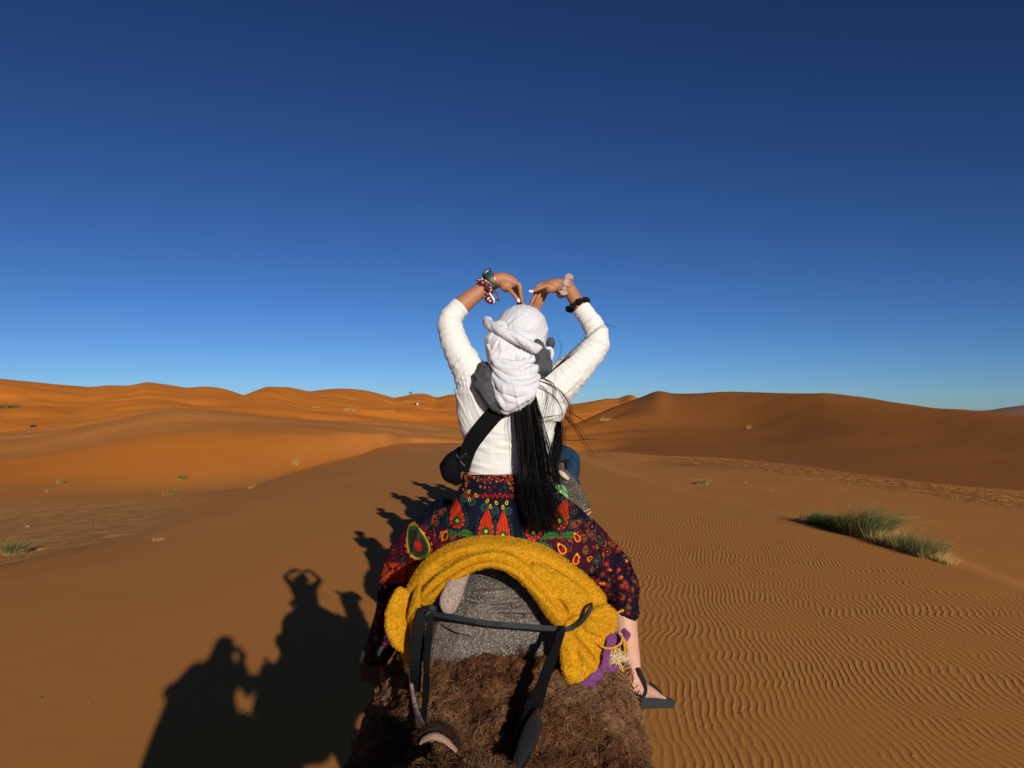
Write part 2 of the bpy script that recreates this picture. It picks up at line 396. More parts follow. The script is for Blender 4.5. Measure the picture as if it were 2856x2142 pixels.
# wind ripples: long crests that wander, fork and fade
def warp(vec, amp, scale):
    nn = sm.n.new('ShaderNodeTexNoise'); nn.inputs['Scale'].default_value = scale; nn.inputs['Detail'].default_value = 2
    sm.l.new(vec, nn.inputs['Vector'])
    a = sm.n.new('ShaderNodeVectorMath'); a.operation = 'SUBTRACT'; sm.l.new(nn.outputs['Color'], a.inputs[0]); a.inputs[1].default_value = (0.5, 0.5, 0.5)
    b = sm.n.new('ShaderNodeVectorMath'); b.operation = 'MULTIPLY_ADD'; sm.l.new(a.outputs[0], b.inputs[0]); b.inputs[1].default_value = amp; sm.l.new(vec, b.inputs[2])
    return b.outputs[0]
v1 = warp(vmap(sm, geo, (1, 1, 0)), (1.1, 0.6, 0), 0.30)
v1 = warp(v1, (0.20, 0.12, 0), 1.3)
v1 = warp(v1, (0.042, 0.03, 0), 5.0)
wv = sm.n.new('ShaderNodeTexWave'); wv.wave_type = 'BANDS'; wv.bands_direction = 'X'; wv.wave_profile = 'SIN'
wv.inputs['Scale'].default_value = 4.0; wv.inputs['Distortion'].default_value = 0.0
sm.l.new(vmap(sm, v1, (1, 1, 1), math.radians(8)), wv.inputs['Vector'])
h = sm.math('POWER', wv.outputs['Fac'], 2.2)
patch = sm.ramp(sm.noise(0.9, 2, 0.5, vmap(sm, geo, (1, 0.6, 1))), [(0.30, (0.35, 0.35, 0.35)), (0.55, (1, 1, 1))])
h = sm.math('MULTIPLY', sm.math('MULTIPLY', h, sm.attr('ripple')), patch)
sm.bump(h, 1.0, 0.0056)
# tyre and foot marks on the crusted flats
tn = sm.noise(1.1, 5, 0.72, vmap(sm, geo, (1.0, 0.45, 1), math.radians(35)), 1.5)
sm.bump(sm.math('MULTIPLY', tn, sm.math('MAXIMUM', sm.attr('track'), sm.math('MULTIPLY', sm.attr('crust'), 0.5))), 1.0, 0.38)
sm.bump(sm.math('ADD', sm.math('MULTIPLY', mid_n, 0.5), sm.math('MULTIPLY', fine, 0.10)), 0.6, 0.012)
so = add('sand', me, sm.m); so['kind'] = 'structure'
# ---------------------------------------------------------------- wool, strands
def surf_sample(V, Fs, n, keep=None, rng=None):
    T = []
    for f in Fs:
        T.append(f[:, :3])
        if f.shape[1] == 4: T.append(f[:, [0, 2, 3]])
    T = np.concatenate(T); a, b, c = V[T[:, 0]], V[T[:, 1]], V[T[:, 2]]
    if keep is not None:
        k = keep((a + b + c) / 3); T, a, b, c = T[k], a[k], b[k], c[k]
    ar = np.linalg.norm(np.cross(b - a, c - a), axis=1); cs = np.cumsum(ar); cs /= cs[-1]
    i = np.searchsorted(cs, rng.random(n)); u, v = rng.random(n), rng.random(n); m = u + v > 1; u[m] = 1 - u[m]; v[m] = 1 - v[m]
    p = a[i] + (b - a)[i] * u[:, None] + (c - a)[i] * v[:, None]
    N = np.cross(b - a, c - a)[i]; N /= np.linalg.norm(N, axis=1)[:, None] + 1e-12
    return p, N
def nearest(p, q):
    from mathutils.kdtree import KDTree
    kd = KDTree(len(q))
    for i, x in enumerate(q): kd.insert(x, i)
    kd.balance(); return np.array([kd.find(x)[1] for x in p])
def ribbons(paths, width, taper=0.25, rng=None, three=False):
    """paths: (n, k, 3) -> thin tapered ribbons facing random ways"""
    n, k, _ = paths.shape
    T = np.gradient(paths, axis=1); T /= np.linalg.norm(T, axis=2)[:, :, None] + 1e-9
    rnd = rng.normal(size=(n, 1, 3)); B = np.cross(T, rnd); B /= np.linalg.norm(B, axis=2)[:, :, None] + 1e-9
    w = np.broadcast_to(np.asarray(width, float).reshape(-1, 1), (n, 1)) * (1 - (1 - taper) * np.linspace(0, 1, k)[None, :] ** 1.5)
    Lf, Rt = paths - B * w[:, :, None] / 2, paths + B * w[:, :, None] / 2
    V = np.stack([Lf, Rt], 2).reshape(-1, 3)
    b = (np.arange(n) * k * 2)[:, None] + (np.arange(k - 1) * 2)[None, :]
    F4 = np.stack([b, b + 1, b + 3, b + 2], -1).reshape(-1, 4)
    return V, F4
def wool(V, Fs, n, length, width, keep=None, seed=1, clumps=2500, curl=0.012, lean=(0, -0.2, -0.8), k=6, flat=0.55, col=None, clump=0.75):
    rng = np.random.default_rng(seed)
    p, N = surf_sample(V, Fs, n, keep, rng); cp, cN = surf_sample(V, Fs, clumps, keep, rng)
    ci = nearest(p, cp)
    ln = np.asarray(lean, float)
    cd = cN * (1 - flat) + ln * flat + rng.normal(size=cN.shape) * 0.38; cd /= np.linalg.norm(cd, axis=1)[:, None]
    cl = length * (0.6 + 0.8 * rng.random(clumps))
    tip = cp + cd * cl[:, None] + cN * 0.006
    t = np.linspace(0, 1, k)[None, :, None]
    L = length * (0.7 + 0.6 * rng.random(n))
    d = N * (1 - flat) + ln * flat + rng.normal(size=N.shape) * 0.3; d /= np.linalg.norm(d, axis=1)[:, None]
    straight = p[:, None, :] + d[:, None, :] * L[:, None, None] * t - N[:, None, :] * 0.004
    tc = tip[ci][:, None, :] + (p - cp[ci])[:, None, :] * 0.25
    clumped = p[:, None, :] * (1 - t) + tc * t + N[:, None, :] * (0.35 * length * np.sin(t * math.pi))
    path = straight * (1 - clump * t) + clumped * (clump * t)
    ph = rng.random(clumps)[ci][:, None] * 6.28 + rng.random(n)[:, None] * .7
    fr = (1.0 + 1.1 * rng.random(clumps)[ci])[:, None]
    ax_ = rng.normal(size=cN.shape)[ci] + rng.normal(size=d.shape) * .25
    a = np.cross(d, ax_); a /= np.linalg.norm(a, axis=1)[:, None] + 1e-9; b = np.cross(d, a)
    tt = t[:, :, 0]; am = curl * np.sqrt(tt)
    path = path + a[:, None, :] * (am * np.sin(fr * tt * 6.28 + ph))[:, :, None] + b[:, None, :] * (am * np.cos(fr * tt * 6.28 + ph))[:, :, None]
    RV, RF = ribbons(path, width * (0.7 + 0.6 * rng.random(n)), 0.35, rng)
    shade = (0.5 * rng.random(n) + 0.5 * rng.random(clumps)[ci])
    return RV, [RF], np.repeat(shade, k * 2)

wool_m = M('camel_wool', rough=0.85, spec=0.15)
gp = wool_m.n.new('ShaderNodeNewGeometry').outputs['Position']
pn = wool_m.noise(3.2, 3, 0.6, gp)
cA = wool_m.ramp(wool_m.attr('shade'), [(0.1, (0.045, 0.018, 0.008)), (0.55, (0.120, 0.048, 0.020)), (0.95, (0.29, 0.132, 0.056))])
cB = wool_m.ramp(wool_m.attr('shade'), [(0.1, (0.10, 0.044, 0.019)), (0.9, (0.36, 0.19, 0.095))])
wool_m.color(wool_m.mix(wool_m.ramp(pn, [(0.42, (0, 0, 0)), (0.62, (1, 1, 1))]), cA, cB))
hide_m = M('camel_hide', rough=0.9, spec=0.1)
hide_m.color(hide_m.ramp(hide_m.noise(14, 4, 0.6, hide_m.coord()), [(0.3, (0.07, 0.032, 0.016)), (0.7, (0.17, 0.085, 0.042))]))
hide_m.bump(hide_m.noise(60, 3, 0.6, hide_m.coord()), 0.7, 0.01)
eye_m = M('dark_eye', (0.01, 0.008, 0.006), 0.1, 0.6)
ear_m = M('pale_ear_fur', (0.28, 0.17, 0.13), 0.9, 0.1); ear_m.bump(ear_m.noise(160, 3, .6, ear_m.coord()), .9, .004)

def camel_shells(head, walk=0.0, wide=1.0):
    """head = list of neck points ending at the poll, then the muzzle; local frame: facing +y, feet at z 0"""
    sh = []
    sh.append(tube([(0, -1.02, 1.60), (0, -0.78, 1.67), (0, -0.4, 1.71), (0, 0, 1.69), (0, 0.45, 1.64), (0, 0.85, 1.58)], [.24, .30, .32, .33, .33, .25], np.array([.22, .34, .37, .38, .33, .20]) * wide, seg=28, power=2.3))
    sh.append(ellipsoid((0, -0.05, 1.84), (.21, .48, .25)))
    for s in (-1, 1):
        sh.append(ellipsoid((s * .22 * wide, -.84, 1.66 + .04 * (wide > 1)), (.15 * wide, .23, .22)))
        k = walk * s
        sh.append(tube([(s * .24, -.88, 1.52), (s * .24, -.80 + k * .08, 1.14), (s * .2, -1.06 + k * .16, .66), (s * .19, -.98 + k * .24, .14), (s * .19, -.92 + k * .25, .06)], [.12, .075, .05, .038, .06], [.10, .065, .046, .038, .075], seg=14, up=(0, 1, 0)))
        sh.append(ellipsoid((s * .19, -.90 + k * .25, .05), (.085, .11, .05)))
        sh.append(tube([(s * .19, .58, 1.28), (s * .2, .56 - k * .05, 1.0), (s * .19, .62 - k * .12, .56), (s * .18, .58 - k * .26, .12), (s * .18, .60 - k * .26, .06)], [.14, .095, .055, .040, .06], [.10, .08, .052, .040, .07], seg=14, up=(0, 1, 0)))
        sh.append(ellipsoid((s * .18, .62 - k * .26, .05), (.085, .11, .05)))
    nk = [np.array(q, float) for q in head[:-1]]; mz = np.array(head[-1], float); po = nk[-1]
    sh.append(tube([(0, .70, 1.45)] + nk, [.27] + list(np.linspace(.19, .095, len(nk))), [.17] + list(np.linspace(.13, .08, len(nk))), seg=18, up=(0, 0, 1)))
    d = mz - po
    sh.append(tube([po - d * .08, po + d * .22, po + d * .5, po + d * .82, mz], [.075, .105, .085, .058, .05], [.07, .084, .066, .05, .048], seg=18))
    sh.append(tube([po + d * .35 - np.array([0, 0, .06]), mz - np.array([0, 0, .045])], [.05, .03], [.045, .035], seg=12))
    for s in (-1, 1): sh.append(ellipsoid(po + d * .38 + np.array([s * .062, 0, .055]), (.03, .05, .03)))
    sh.append(tube([(0, -1.16, 1.66), (0, -1.27, 1.45), (0, -1.28, 1.1), (0, -1.25, .85)], [.05, .035, .02, .035], seg=10, up=(0, 1, 0)))
    return sh, po, mz
def ear(po, d, s, tilt=(0.6, -0.3, 0.75), size=1.0):
    """leaf-shaped cupped ear"""
    base = po + d * .06 + np.array([s * .07, 0, .05]); t = np.array([s * tilt[0], tilt[1], tilt[2]]); t /= np.linalg.norm(t)
    pts = [base, base + t * .035 * size, base + t * .075 * size, base + t * .105 * size]
    return tube(pts, [.008, .010, .009, .003], [.014, .027 * size, .024 * size, .006], seg=12, up=(0, -1, .3))
def make_camel(label, loc, head, group, walk=0.35, wide=1.0, voxel=0.028, nwool=26000, wlen=0.045, wwid=0.009, seed=3, keep=None, extra=None, cat='camel', name='camel', eartilt=(0.6, -0.3, 0.75), ears=2):
    root = thing(name, label, cat, loc, group); o0 = np.array(loc, float)
    sh, po, mz = camel_shells(head, walk, wide)
    V, Fs = union(sh, voxel, 5)
    N = vnormals(V, Fs); V = V + N * (fbm(V, 7.0, 2, 5) * 0.012 * sstep(0.9, 1.3, V[:, 2]))[:, None]
    body = obj('body', (V + o0, Fs), hide_m.m, root)
    W, WF, sh_ = wool(V, Fs, nwool, wlen, wwid, keep or (lambda c: (c[:, 2] > 1.05)), seed, clumps=max(500, nwool // 22))
    me = mesh_np('coat', W, WF); setattr_pt(me, 'shade', sh_); add('coat', me, wool_m.m, root)
    d = mz - po
    for s in (-1, 1):
        if s < 0 and ears == 1: continue
        obj('ear', (lambda e: (e[0] + o0, e[1]))(ear(po, d, s, eartilt if ears == 2 else (.6, -.6, -.25), 1 if ears == 2 else .8)), hide_m.m, root)
    for s in (-1, 1):
        obj('eye', (lambda e: (e[0] + o0, e[1]))(ellipsoid(po + d * .38 + np.array([s * .082, 0, .045]), (.014, .022, .016), seg=12, rings=8)), eye_m.m, root)
    return root, V, Fs, po, d
HEAD_A = [(0, 1.12, 1.22), (0, 1.48, 1.36), (0, 1.74, 1.76), (0, 1.86, 2.10), (0, 2.33, 1.98)]
CG = 'camels walking in line across the dunes'
# ---------------------------------------------------------------- people
def skin_mat(name, c, pale=None):
    m = M(name, c, 0.55, 0.35); v = m.coord()
    cc = m.ramp(m.noise(9, 3, 0.6, v), [(0.3, tuple(x * 0.86 for x in c)), (0.7, tuple(min(1, x * 1.12) for x in c))])
    if pale: cc = m.mix(m.attr('untanned'), cc, m.ramp(m.noise(16, 3, 0.6, v), [(0.3, (pale[0] * .9, pale[1] * .8, pale[2] * .8)), (0.7, pale)]))
    m.color(cc)
    m.b.inputs['Subsurface Weight'].default_value = 0.0
    m.bump(m.noise(180, 2, 0.5, v), 0.25, 0.002); return m.m
skin_m = skin_mat('sunlit_tan_skin', (0.37, 0.160, 0.080), (0.58, 0.34, 0.24))
skin2_m = skin_mat('light_skin', (0.50, 0.27, 0.17))
nail_m = M('nail', (0.66, 0.58, 0.54), 0.25, 0.5).m
def finger(pts, r0=0.0088, r1=0.0066):
    k = len(pts); return tube(pts, np.linspace(r0, r1, k), seg=10, n=(k - 1) * 5)
def simple_hand(wrist, d, nrm, curl=0.9, side=1):
    """palm, four curled fingers and a thumb; d = direction of the palm, nrm = out of the back of the hand"""
    wrist = np.array(wrist, float); d = np.array(d, float) / np.linalg.norm(d); nrm = np.array(nrm, float); nrm -= d * nrm.dot(d); nrm /= np.linalg.norm(nrm)
    b = np.cross(d, nrm) * side; out = []
    pc_ = wrist + d * .09
    out.append(tube([wrist - d * .01, wrist + d * .045, pc_], [.018, .015, .012], [.024, .038, .038], seg=14, up=nrm))
    for i, (o, l) in enumerate(((.030, .072), (.010, .080), (-.010, .074), (-.029, .058))):
        p = pc_ + b * o; pts = [p - d * .01]; a = 0.15
        dd = d
        for j, f in enumerate((.45, .32, .23)):
            a += curl * (0.55 + .1 * i); dd = d * math.cos(a) - nrm * math.sin(a); pts.append(pts[-1] + dd * l * f)
        out.append(finger(pts))
    t0 = wrist + d * .025 + b * .025
    out.append(finger([t0, t0 + d * .03 + b * .022 - nrm * .008, t0 + d * .055 + b * .024 - nrm * .022, t0 + d * .075 + b * .014 - nrm * .034], .0105, .0075))
    return out
def head_shells(c, fwd, up=(0, 0, 1), s=1.0):
    c = np.array(c, float); f = np.array(fwd, float) / np.linalg.norm(fwd); u = np.array(up, float); u -= f * u.dot(f); u /= np.linalg.norm(u); r = np.cross(f, u)
    def at(a, b, d): return c + (r * a + f * b + u * d) * s
    def ell(a, b, d, ra, rb, rd):
        V, Fs = ellipsoid((0, 0, 0), (ra * s, rb * s, rd * s)); return V @ np.array([r, f, u]) + at(a, b, d), Fs
    sh = [ell(0, -.008, .022, .076, .096, .088), ell(0, .03, -.035, .058, .062, .072), ell(0, .05, -.082, .032, .032, .026),
          ell(0, .094, -.018, .012, .018, .022), ell(0, .106, -.030, .012, .011, .009), ell(0, .078, -.056, .024, .012, .006), ell(0, .077, -.066, .021, .012, .006),
          ell(.034, .072, -.028, .022, .018, .02), ell(-.034, .072, -.028, .022, .018, .02), ell(0, .082, .028, .045, .012, .009)]
    for q in (-1, 1):
        sh.append(ell(q * .032, .072, .004, .014, .012, .011)); sh.append(ell(q * .078, -.005, -.008, .008, .018, .030))
    return sh
def seated(seat, lean=0.0, s=1.0, arms='rein', wide=0.33, kneeZ=-0.04, footZ=-0.46, headfwd=(0, 1, -0.05), dx=0.0):
    """joints of a person astride a saddle, facing +y; seat = point under the pelvis"""
    x, y, z = seat; J = {}
    J['pel'] = np.array([x, y, z + .10]); J['wai'] = J['pel'] + (0, lean * .3, .17); J['che'] = J['pel'] + (dx * .5, lean * .6 - .01, .36)
    J['nec'] = J['pel'] + (dx, lean, .50); J['hea'] = J['nec'] + (0, .03, .155); J['fwd'] = headfwd
    for q, k in ((-1, 'L'), (1, 'R')):
        sh = J['pel'] + (q * .165 + dx, lean * .9, .455)
        if arms == 'rein': el = sh + (q * .03, .02, -.27); wr = J['pel'] + (q * .07, .24, .10)
        elif arms == 'down': el = sh + (q * .09, .02, -.27); wr = el + (q * .0, .20, -.10)
        J['sh' + k], J['el' + k], J['wr' + k] = sh, el, wr
        hp = J['pel'] + (q * .09, .02, -.03); wd = wide if q > 0 else min(wide, .33); kz = kneeZ if q > 0 else min(kneeZ, -.10); kn = np.array([x + q * wd, y + .34, z + kz]); an = np.array([x + q * (wd + .04), y + .26, z + footZ])
        J['hi' + k], J['kn' + k], J['an' + k] = hp, kn, an; J['to' + k] = an + (q * .05, .17, -.05)
    return J
def body_shells(J, hands=True):
    sh = [tube([J['pel'] - (0, 0, .05), J['wai'], J['che'], J['nec'] - (0, 0, .03)], [.11, .085, .10, .055], [.15, .12, .145, .06], up=(0, -1, 0), seg=22),
          tube([J['nec'] - (0, 0, .05), J['nec'] + (0, .01, .05), J['hea'] - (0, 0, .03)], [.05, .047, .05], seg=14, up=(0, 1, 0))]
    sh += head_shells(J['hea'], J['fwd'])
    for q, k in ((-1, 'L'), (1, 'R')):
        a, b, c = J['sh' + k], J['el' + k], J['wr' + k]
        sh.append(tube([J['che'] + (q * .06, 0, .06), a, (a + b) / 2, b, b * .7 + c * .3, c], [.06, .052, .042, .036, .037, .024], seg=14, up=(0, -1, .1)))
        if hands: sh += simple_hand(c, c - b, (q * .3, 0, 1), 0.9, -q)
        a, b, c, t = J['hi' + k], J['kn' + k], J['an' + k], J['to' + k]
        sh.append(tube([J['pel'] + (q * .05, 0, 0), a, (a + b) / 2, b, b * .65 + c * .35, c], [.11, .095, .08, .056, .054, .036], seg=16, up=(0, -1, .1)))
        sh.append(tube([c + (0, -.05, -.05), c + (0, .02, -.045), (c + t) / 2 - (0, 0, .02), t], [.028, .034, .026, .012], [.028, .034, .042, .038], seg=14))
    return sh
def cloth_mat(name, c, c2=None, scale=60, bump=0.4, rough=0.85):
    m = M(name, c, rough, 0.15); v = m.coord(); c2 = c2 or tuple(x * 0.75 for x in c)
    m.color(m.ramp(m.noise(scale, 3, 0.6, v), [(0.3, c2), (0.7, c)])); m.bump(m.noise(22, 4, 0.6, v), bump, 0.012); return m.m
# ---------------------------------------------------------------- the woman in front of the camera
CG1 = None
W0 = P(1412, 1500, 2.78)
woman = thing('person', 'woman in white top, white headscarf and patterned skirt making a heart with raised arms', 'person', W0)
mpx = lambda v, Y: v * Y / F       # photo pixels at distance Y -> metres
J = {}
J['pel'] = P(1412, 1440, 2.80); J['wai'] = P(1412, 1290, 2.80); J['che'] = P(1425, 1130, 2.80); J['nec'] = P(1430, 1040, 2.80)
J['hea'] = P(1452, 935, 2.815); J['fwd'] = (0.10, 1, 0.0)
sh = [tube([P(1412, 1500, 2.80), J['pel'], J['wai'], J['che'], P(1430, 1070, 2.80)], [.10, .12, .082, .10, .06], [.16, .165, .128, .15, .09], up=(0, -1, 0), seg=24),
      tube([P(1430, 1075, 2.80), P(1436, 1020, 2.80), P(1448, 960, 2.81)], [.052, .047, .05], seg=14, up=(0, 1, 0))]
sh += head_shells(J['hea'], J['fwd'], s=0.94)
armL = [P(1340, 1110, 2.80), P(1296, 1015, 2.80), P(1262, 950, 2.80), P(1254, 897, 2.80), P(1288, 852, 2.81), P(1346, 806, 2.83), P(1378, 781, 2.84)]
armR = [P(1515, 1110, 2.80), P(1588, 1045, 2.80), P(1640, 990, 2.80), P(1666, 950, 2.80), P(1645, 902, 2.81), P(1612, 848, 2.83), P(1582, 797, 2.84)]
sh.append(tube(armL, [.052, .044, .036, .032, .034, .0265, .022], [.052, .044, .036, .032, .034, .0275, .025], seg=16, up=(0, -1, 0)))
sh.append(tube(armR, [.052, .044, .036, .031, .030, .029, .022], [.052, .044, .036, .031, .030, .0265, .025], seg=16, up=(0, -1, 0)))
# her left hand: back of the hand up, fingers straight down, thumb in front of them
sh.append(tube([P(1376, 783, 2.84), P(1398, 781, 2.845), P(1420, 787, 2.85), P(1441, 797, 2.855)], [.036, .038, .040, .034], [.025, .0285, .0265, .0165], seg=18, up=(0, 1, 0)))
fl = []
fl.append([P(1440, 790, 2.825), P(1449, 797, 2.822), P(1452, 822, 2.826), P(1458, 846, 2.838), P(1461, 864, 2.85)])
fl.append([P(1440, 792, 2.848), P(1446, 802, 2.846), P(1448, 828, 2.848), P(1453, 852, 2.856), P(1455, 871, 2.865)])
fl.append([P(1437, 794, 2.870), P(1442, 806, 2.869), P(1445, 830, 2.87), P(1450, 853, 2.875), P(1452, 868, 2.88)])
fl.append([P(1432, 796, 2.890), P(1437, 808, 2.891), P(1441, 828, 2.892), P(1446, 846, 2.895), P(1448, 858, 2.898)])
fl.append([P(1404, 795, 2.826), P(1419, 807, 2.812), P(1432, 820, 2.805), P(1442, 832, 2.806), P(1447, 839, 2.808)])
# her right hand: knuckles to the middle, thumb pointing inward over the fingers
sh.append(tube([P(1584, 798, 2.84), P(1562, 797, 2.845), P(1540, 798, 2.85), P(1512, 802, 2.855)], [.034, .036, .040, .034], [.024, .0275, .0255, .0185], seg=18, up=(0, 1, 0)))
fr = []
fr.append([P(1512, 794, 2.832), P(1499, 801, 2.830), P(1491, 826, 2.832), P(1481, 847, 2.84), P(1473, 866, 2.85)])
fr.append([P(1516, 800, 2.852), P(1507, 812, 2.850), P(1499, 835, 2.852), P(1489, 855, 2.86), P(1483, 872, 2.868)])
fr.append([P(1520, 805, 2.874), P(1513, 822, 2.872), P(1504, 843, 2.874), P(1495, 862, 2.88), P(1489, 875, 2.885)])
fr.append([P(1527, 808, 2.893), P(1520, 824, 2.892), P(1512, 842, 2.893), P(1504, 857, 2.897), P(1500, 866, 2.90)])
fr.append([P(1545, 800, 2.822), P(1527, 797, 2.808), P(1508, 803, 2.798), P(1494, 809, 2.796), P(1485, 812, 2.797)])
for f in fl + fr: sh.append(finger(f, .0092, .0066))
sh += [ellipsoid(P(1412, 800, 2.825), (.022, .016, .020)), ellipsoid(P(1536, 804, 2.82), (.024, .018, .018))]
# legs
legR = [P(1470, 1470, 2.80), P(1600, 1530, 2.90), P(1705, 1600, 3.00), P(1737, 1650, 3.01), P(1742, 1740, 2.97), P(1758, 1830, 2.95), P(1768, 1900, 2.94)]
legL = [P(1355, 1470, 2.80), P(1230, 1525, 2.90), P(1150, 1570, 3.00), P(1118, 1630, 3.01), P(1098, 1720, 2.97), P(1074, 1780, 2.95), P(1058, 1812, 2.94)]
for lg in (legR, legL):
    sh.append(tube(lg, [.10, .085, .062, .056, .054, .040, .034], [.10, .085, .062, .056, .048, .036, .030], seg=18, up=(0, -1, 0)))
sh.append(tube([P(1752, 1922, 2.90), P(1775, 1922, 2.94), P(1808, 1930, 3.02), P(1838, 1944, 3.09)], [.030, .036, .024, .010], [.030, .034, .038, .036], seg=16, up=(0, 0, 1)))
for k, (a, b) in enumerate(((1846, 3.08), (1842, 3.105), (1836, 3.12), (1829, 3.13), (1821, 3.135))):
    sh.append(finger([P(a - 13, 1941 - k, b - .025), P(a - 2, 1946 - k, b), P(a + 3, 1950 - k, b + .01)], .0105, .008))
sh.append(tube([P(1056, 1818, 2.93), P(1046, 1838, 2.96), P(1040, 1868, 3.01), P(1038, 1890, 3.04)], [.030, .032, .024, .012], [.030, .032, .036, .034], seg=16, up=(0, 1, 0)))
BV, BF = union(sh, .0038, 3, .45)
body = obj('body', (BV, BF), skin_m, woman); setattr_pt(body.data, 'untanned', 1 - sstep(2.1, 2.4, BV[:, 2]))
for c, s, rot in ((P(1446, 838, 2.798), (.0065, .0025, .0085), (0, -.55, 0)), (P(1481, 812.5, 2.790), (.0095, .0025, .0055), (0, .2, 0))):
    obj('nail', ellipsoid(c, s, rot, 12, 8), nail_m, woman)

# --- white long sleeved top
def project_axis(V, pts, n=60):
    C = catmull(pts, n); d = ((V[:, None, :] - C[None]) ** 2).sum(2); i = d.argmin(1)
    s = np.concatenate([[0], np.cumsum(np.linalg.norm(np.diff(C, axis=0), axis=1))]); return s[i], np.sqrt(d.min(1)), C[i], s[-1]
def ridged(u, v, lu, lv, seed, k=2.0):
    """long thin folds: crests lu apart across u, several lv long along v"""
    q_ = np.stack([u / lu, v / lv, np.full(len(u), seed * 7.7)], 1)
    return (1 - np.abs(noise(q_, 1.0, seed)) * 1.9).clip(0, 1) ** k
def crease(ph):      # rounded ridges with narrow valleys
    return np.abs(np.sin(ph * 0.5)) ** 0.75 * 1.3 - 0.75
tor = np.array([(1411, 1333, 112, .094), (1412, 1285, 115, .095), (1415, 1222, 127, .100), (1415, 1164, 143, .106), (1424, 1120, 158, .112), (1428, 1080, 150, .106), (1430, 1050, 112, .090), (1430, 1025, 60, .065)])
ts = [tube([P(a, b, 2.80) for a, b, c, d in tor], tor[:, 3], mpx(tor[:, 2], 2.80), n=40, seg=40, up=(0, -1, 0), caps=False, power=2.25)]
sL = [P(1345, 1120, 2.79), P(1312, 1040, 2.79), P(1276, 975, 2.795), P(1259, 925, 2.80), P(1256, 893, 2.80), P(1272, 868, 2.805), P(1287, 853, 2.81)]
sR = [P(1505, 1120, 2.79), P(1578, 1052, 2.79), P(1632, 1000, 2.795), P(1661, 962, 2.80), P(1662, 925, 2.80), P(1642, 888, 2.81), P(1619, 858, 2.82)]
ts.append(tube(sL, [.078, .063, .050, .047, .044, .0410, .0395], [.078, .064, .052, .0475, .044, .0410, .0390], seg=24, up=(0, -1, 0), caps=False))
ts.append(tube(sR, [.083, .069, .056, .050, .042, .0365, .0350], [.083, .069, .056, .050, .043, .0375, .0355], seg=24, up=(0, -1, 0), caps=False))
TV, TF = union(ts, .0026, 9, .5)
N = vnormals(TV, TF)
dsp = np.full(len(TV), -.0030); nz = fbm(TV, 9, 2, 11)
for pts, sgn in ((sL, -1), (sR, 1)):
    t, d, C, Ln = project_axis(TV, pts)
    rel = TV - C; ang = np.arctan2(rel[:, 0] * sgn, -rel[:, 1])
    w_ = sstep(0.03, .10, t) * (1 - sstep(.075, .10, d)) * (1 - sstep(Ln - .012, Ln, t))
    fine_ = sstep(Ln * .48, Ln * .60, t) * (1 - sstep(Ln * .84, Ln * .9, t))
    skew = (0.9 * rel[:, 0] * sgn + 0.25 * rel[:, 1])
    s1 = t + skew * (0.9 - 1.2 * t / Ln) + .006 * nz; s2 = t + skew * .3 + .003 * nz; av = ang * .05
    amp = .0044 * (0.20 + 0.85 * (0.5 + 0.5 * noise(TV, 9, 31 + sgn)))
    dsp += w_ * (amp * (1 - .4 * fine_) * ridged(s1, av, .017, .16, 5 + sgn, 1.5) + .0020 * ridged(s1, av, .009, .12, 15 + sgn, 1.6) + fine_ * .0028 * ridged(s2, av, .0105, .14, 9 + sgn, 1.4))
    # doubled-over cuff edge
    dsp += .0016 * sstep(Ln - .016, Ln - .013, t) * (1 - sstep(.05, .06, d))
xx, zz = TV[:, 0], TV[:, 2]; hem = P(1411, 1333, 2.8)[2]; arm = P(1411, 1120, 2.8)[2]
pyv = HZ + (H - zz) * F / 2.8; pxv = 1428 + xx * F / 2.8
low = sstep(1165, 1215, pyv) * (1 - sstep(1316, 1326, pyv)) * sstep(1285, 1325, pxv) 
s_ = zz + .00014 * (pxv - 1430) + .012 * np.sin((pxv - 1300) / 60.0)
dsp += low * (.0062 * ridged(s_, xx, .017, .16, 41, 1.7) + .0022 * ridged(s_, xx, .008, .09, 43, 2.5)) * (0.45 + 0.65 * (0.5 + 0.5 * noise(TV, 7, 77)))
fan = sstep(1060, 1090, pyv) * (1 - sstep(1150, 1220, pyv)) * (1 - sstep(1345, 1385, pxv)) 
dsp += fan * .0048 * ridged((pxv - 0.42 * (pyv - 1060)) * .0013 + .004 * nz, (pyv + .4 * pxv) * .0013, .017, .13, 51, 1.7)
fan2 = sstep(1040, 1070, pyv) * (1 - sstep(1160, 1230, pyv)) * sstep(1500, 1530, pxv)
dsp += fan2 * .0030 * ridged((pxv * .7 + 0.75 * (pyv - 1060)) * .0013, (pyv - pxv) * .0013, .024, .13, 53, 1.8)
soft_ = .0030 * noise(TV, 16, 88) * sstep(1060, 1120, pyv); dsp += soft_
dsp += .0014 * sstep(1322, 1325, pyv) - .0018 * np.exp(-((pyv - 1317) / 2.2) ** 2)       # stitched hem
def relax(V, Fs, x, it):      # evens a per-vertex value out over the surface
    E = np.concatenate([np.stack([f[:, k], f[:, (k + 1) % f.shape[1]]], 1) for f in Fs for k in range(f.shape[1])])
    for _ in range(it):
        s_, c_ = np.zeros(len(V)), np.zeros(len(V)); np.add.at(s_, E[:, 0], x[E[:, 1]]); np.add.at(s_, E[:, 1], x[E[:, 0]]); np.add.at(c_, E[:, 0], 1); np.add.at(c_, E[:, 1], 1); x = .5 * x + .5 * s_ / np.maximum(c_, 1)
    return x
TV = TV + N * relax(TV, TF, dsp, 3)[:, None]
shirt_m = M('white_jersey', (0.68, 0.67, 0.635), 0.8, 0.15)
vv = shirt_m.coord(); shirt_m.bump(shirt_m.noise(38, 4, 0.6, vv), 0.35, 0.006); shirt_m.bump(shirt_m.noise(900, 1, 0.5, vv), 0.15, 0.001)
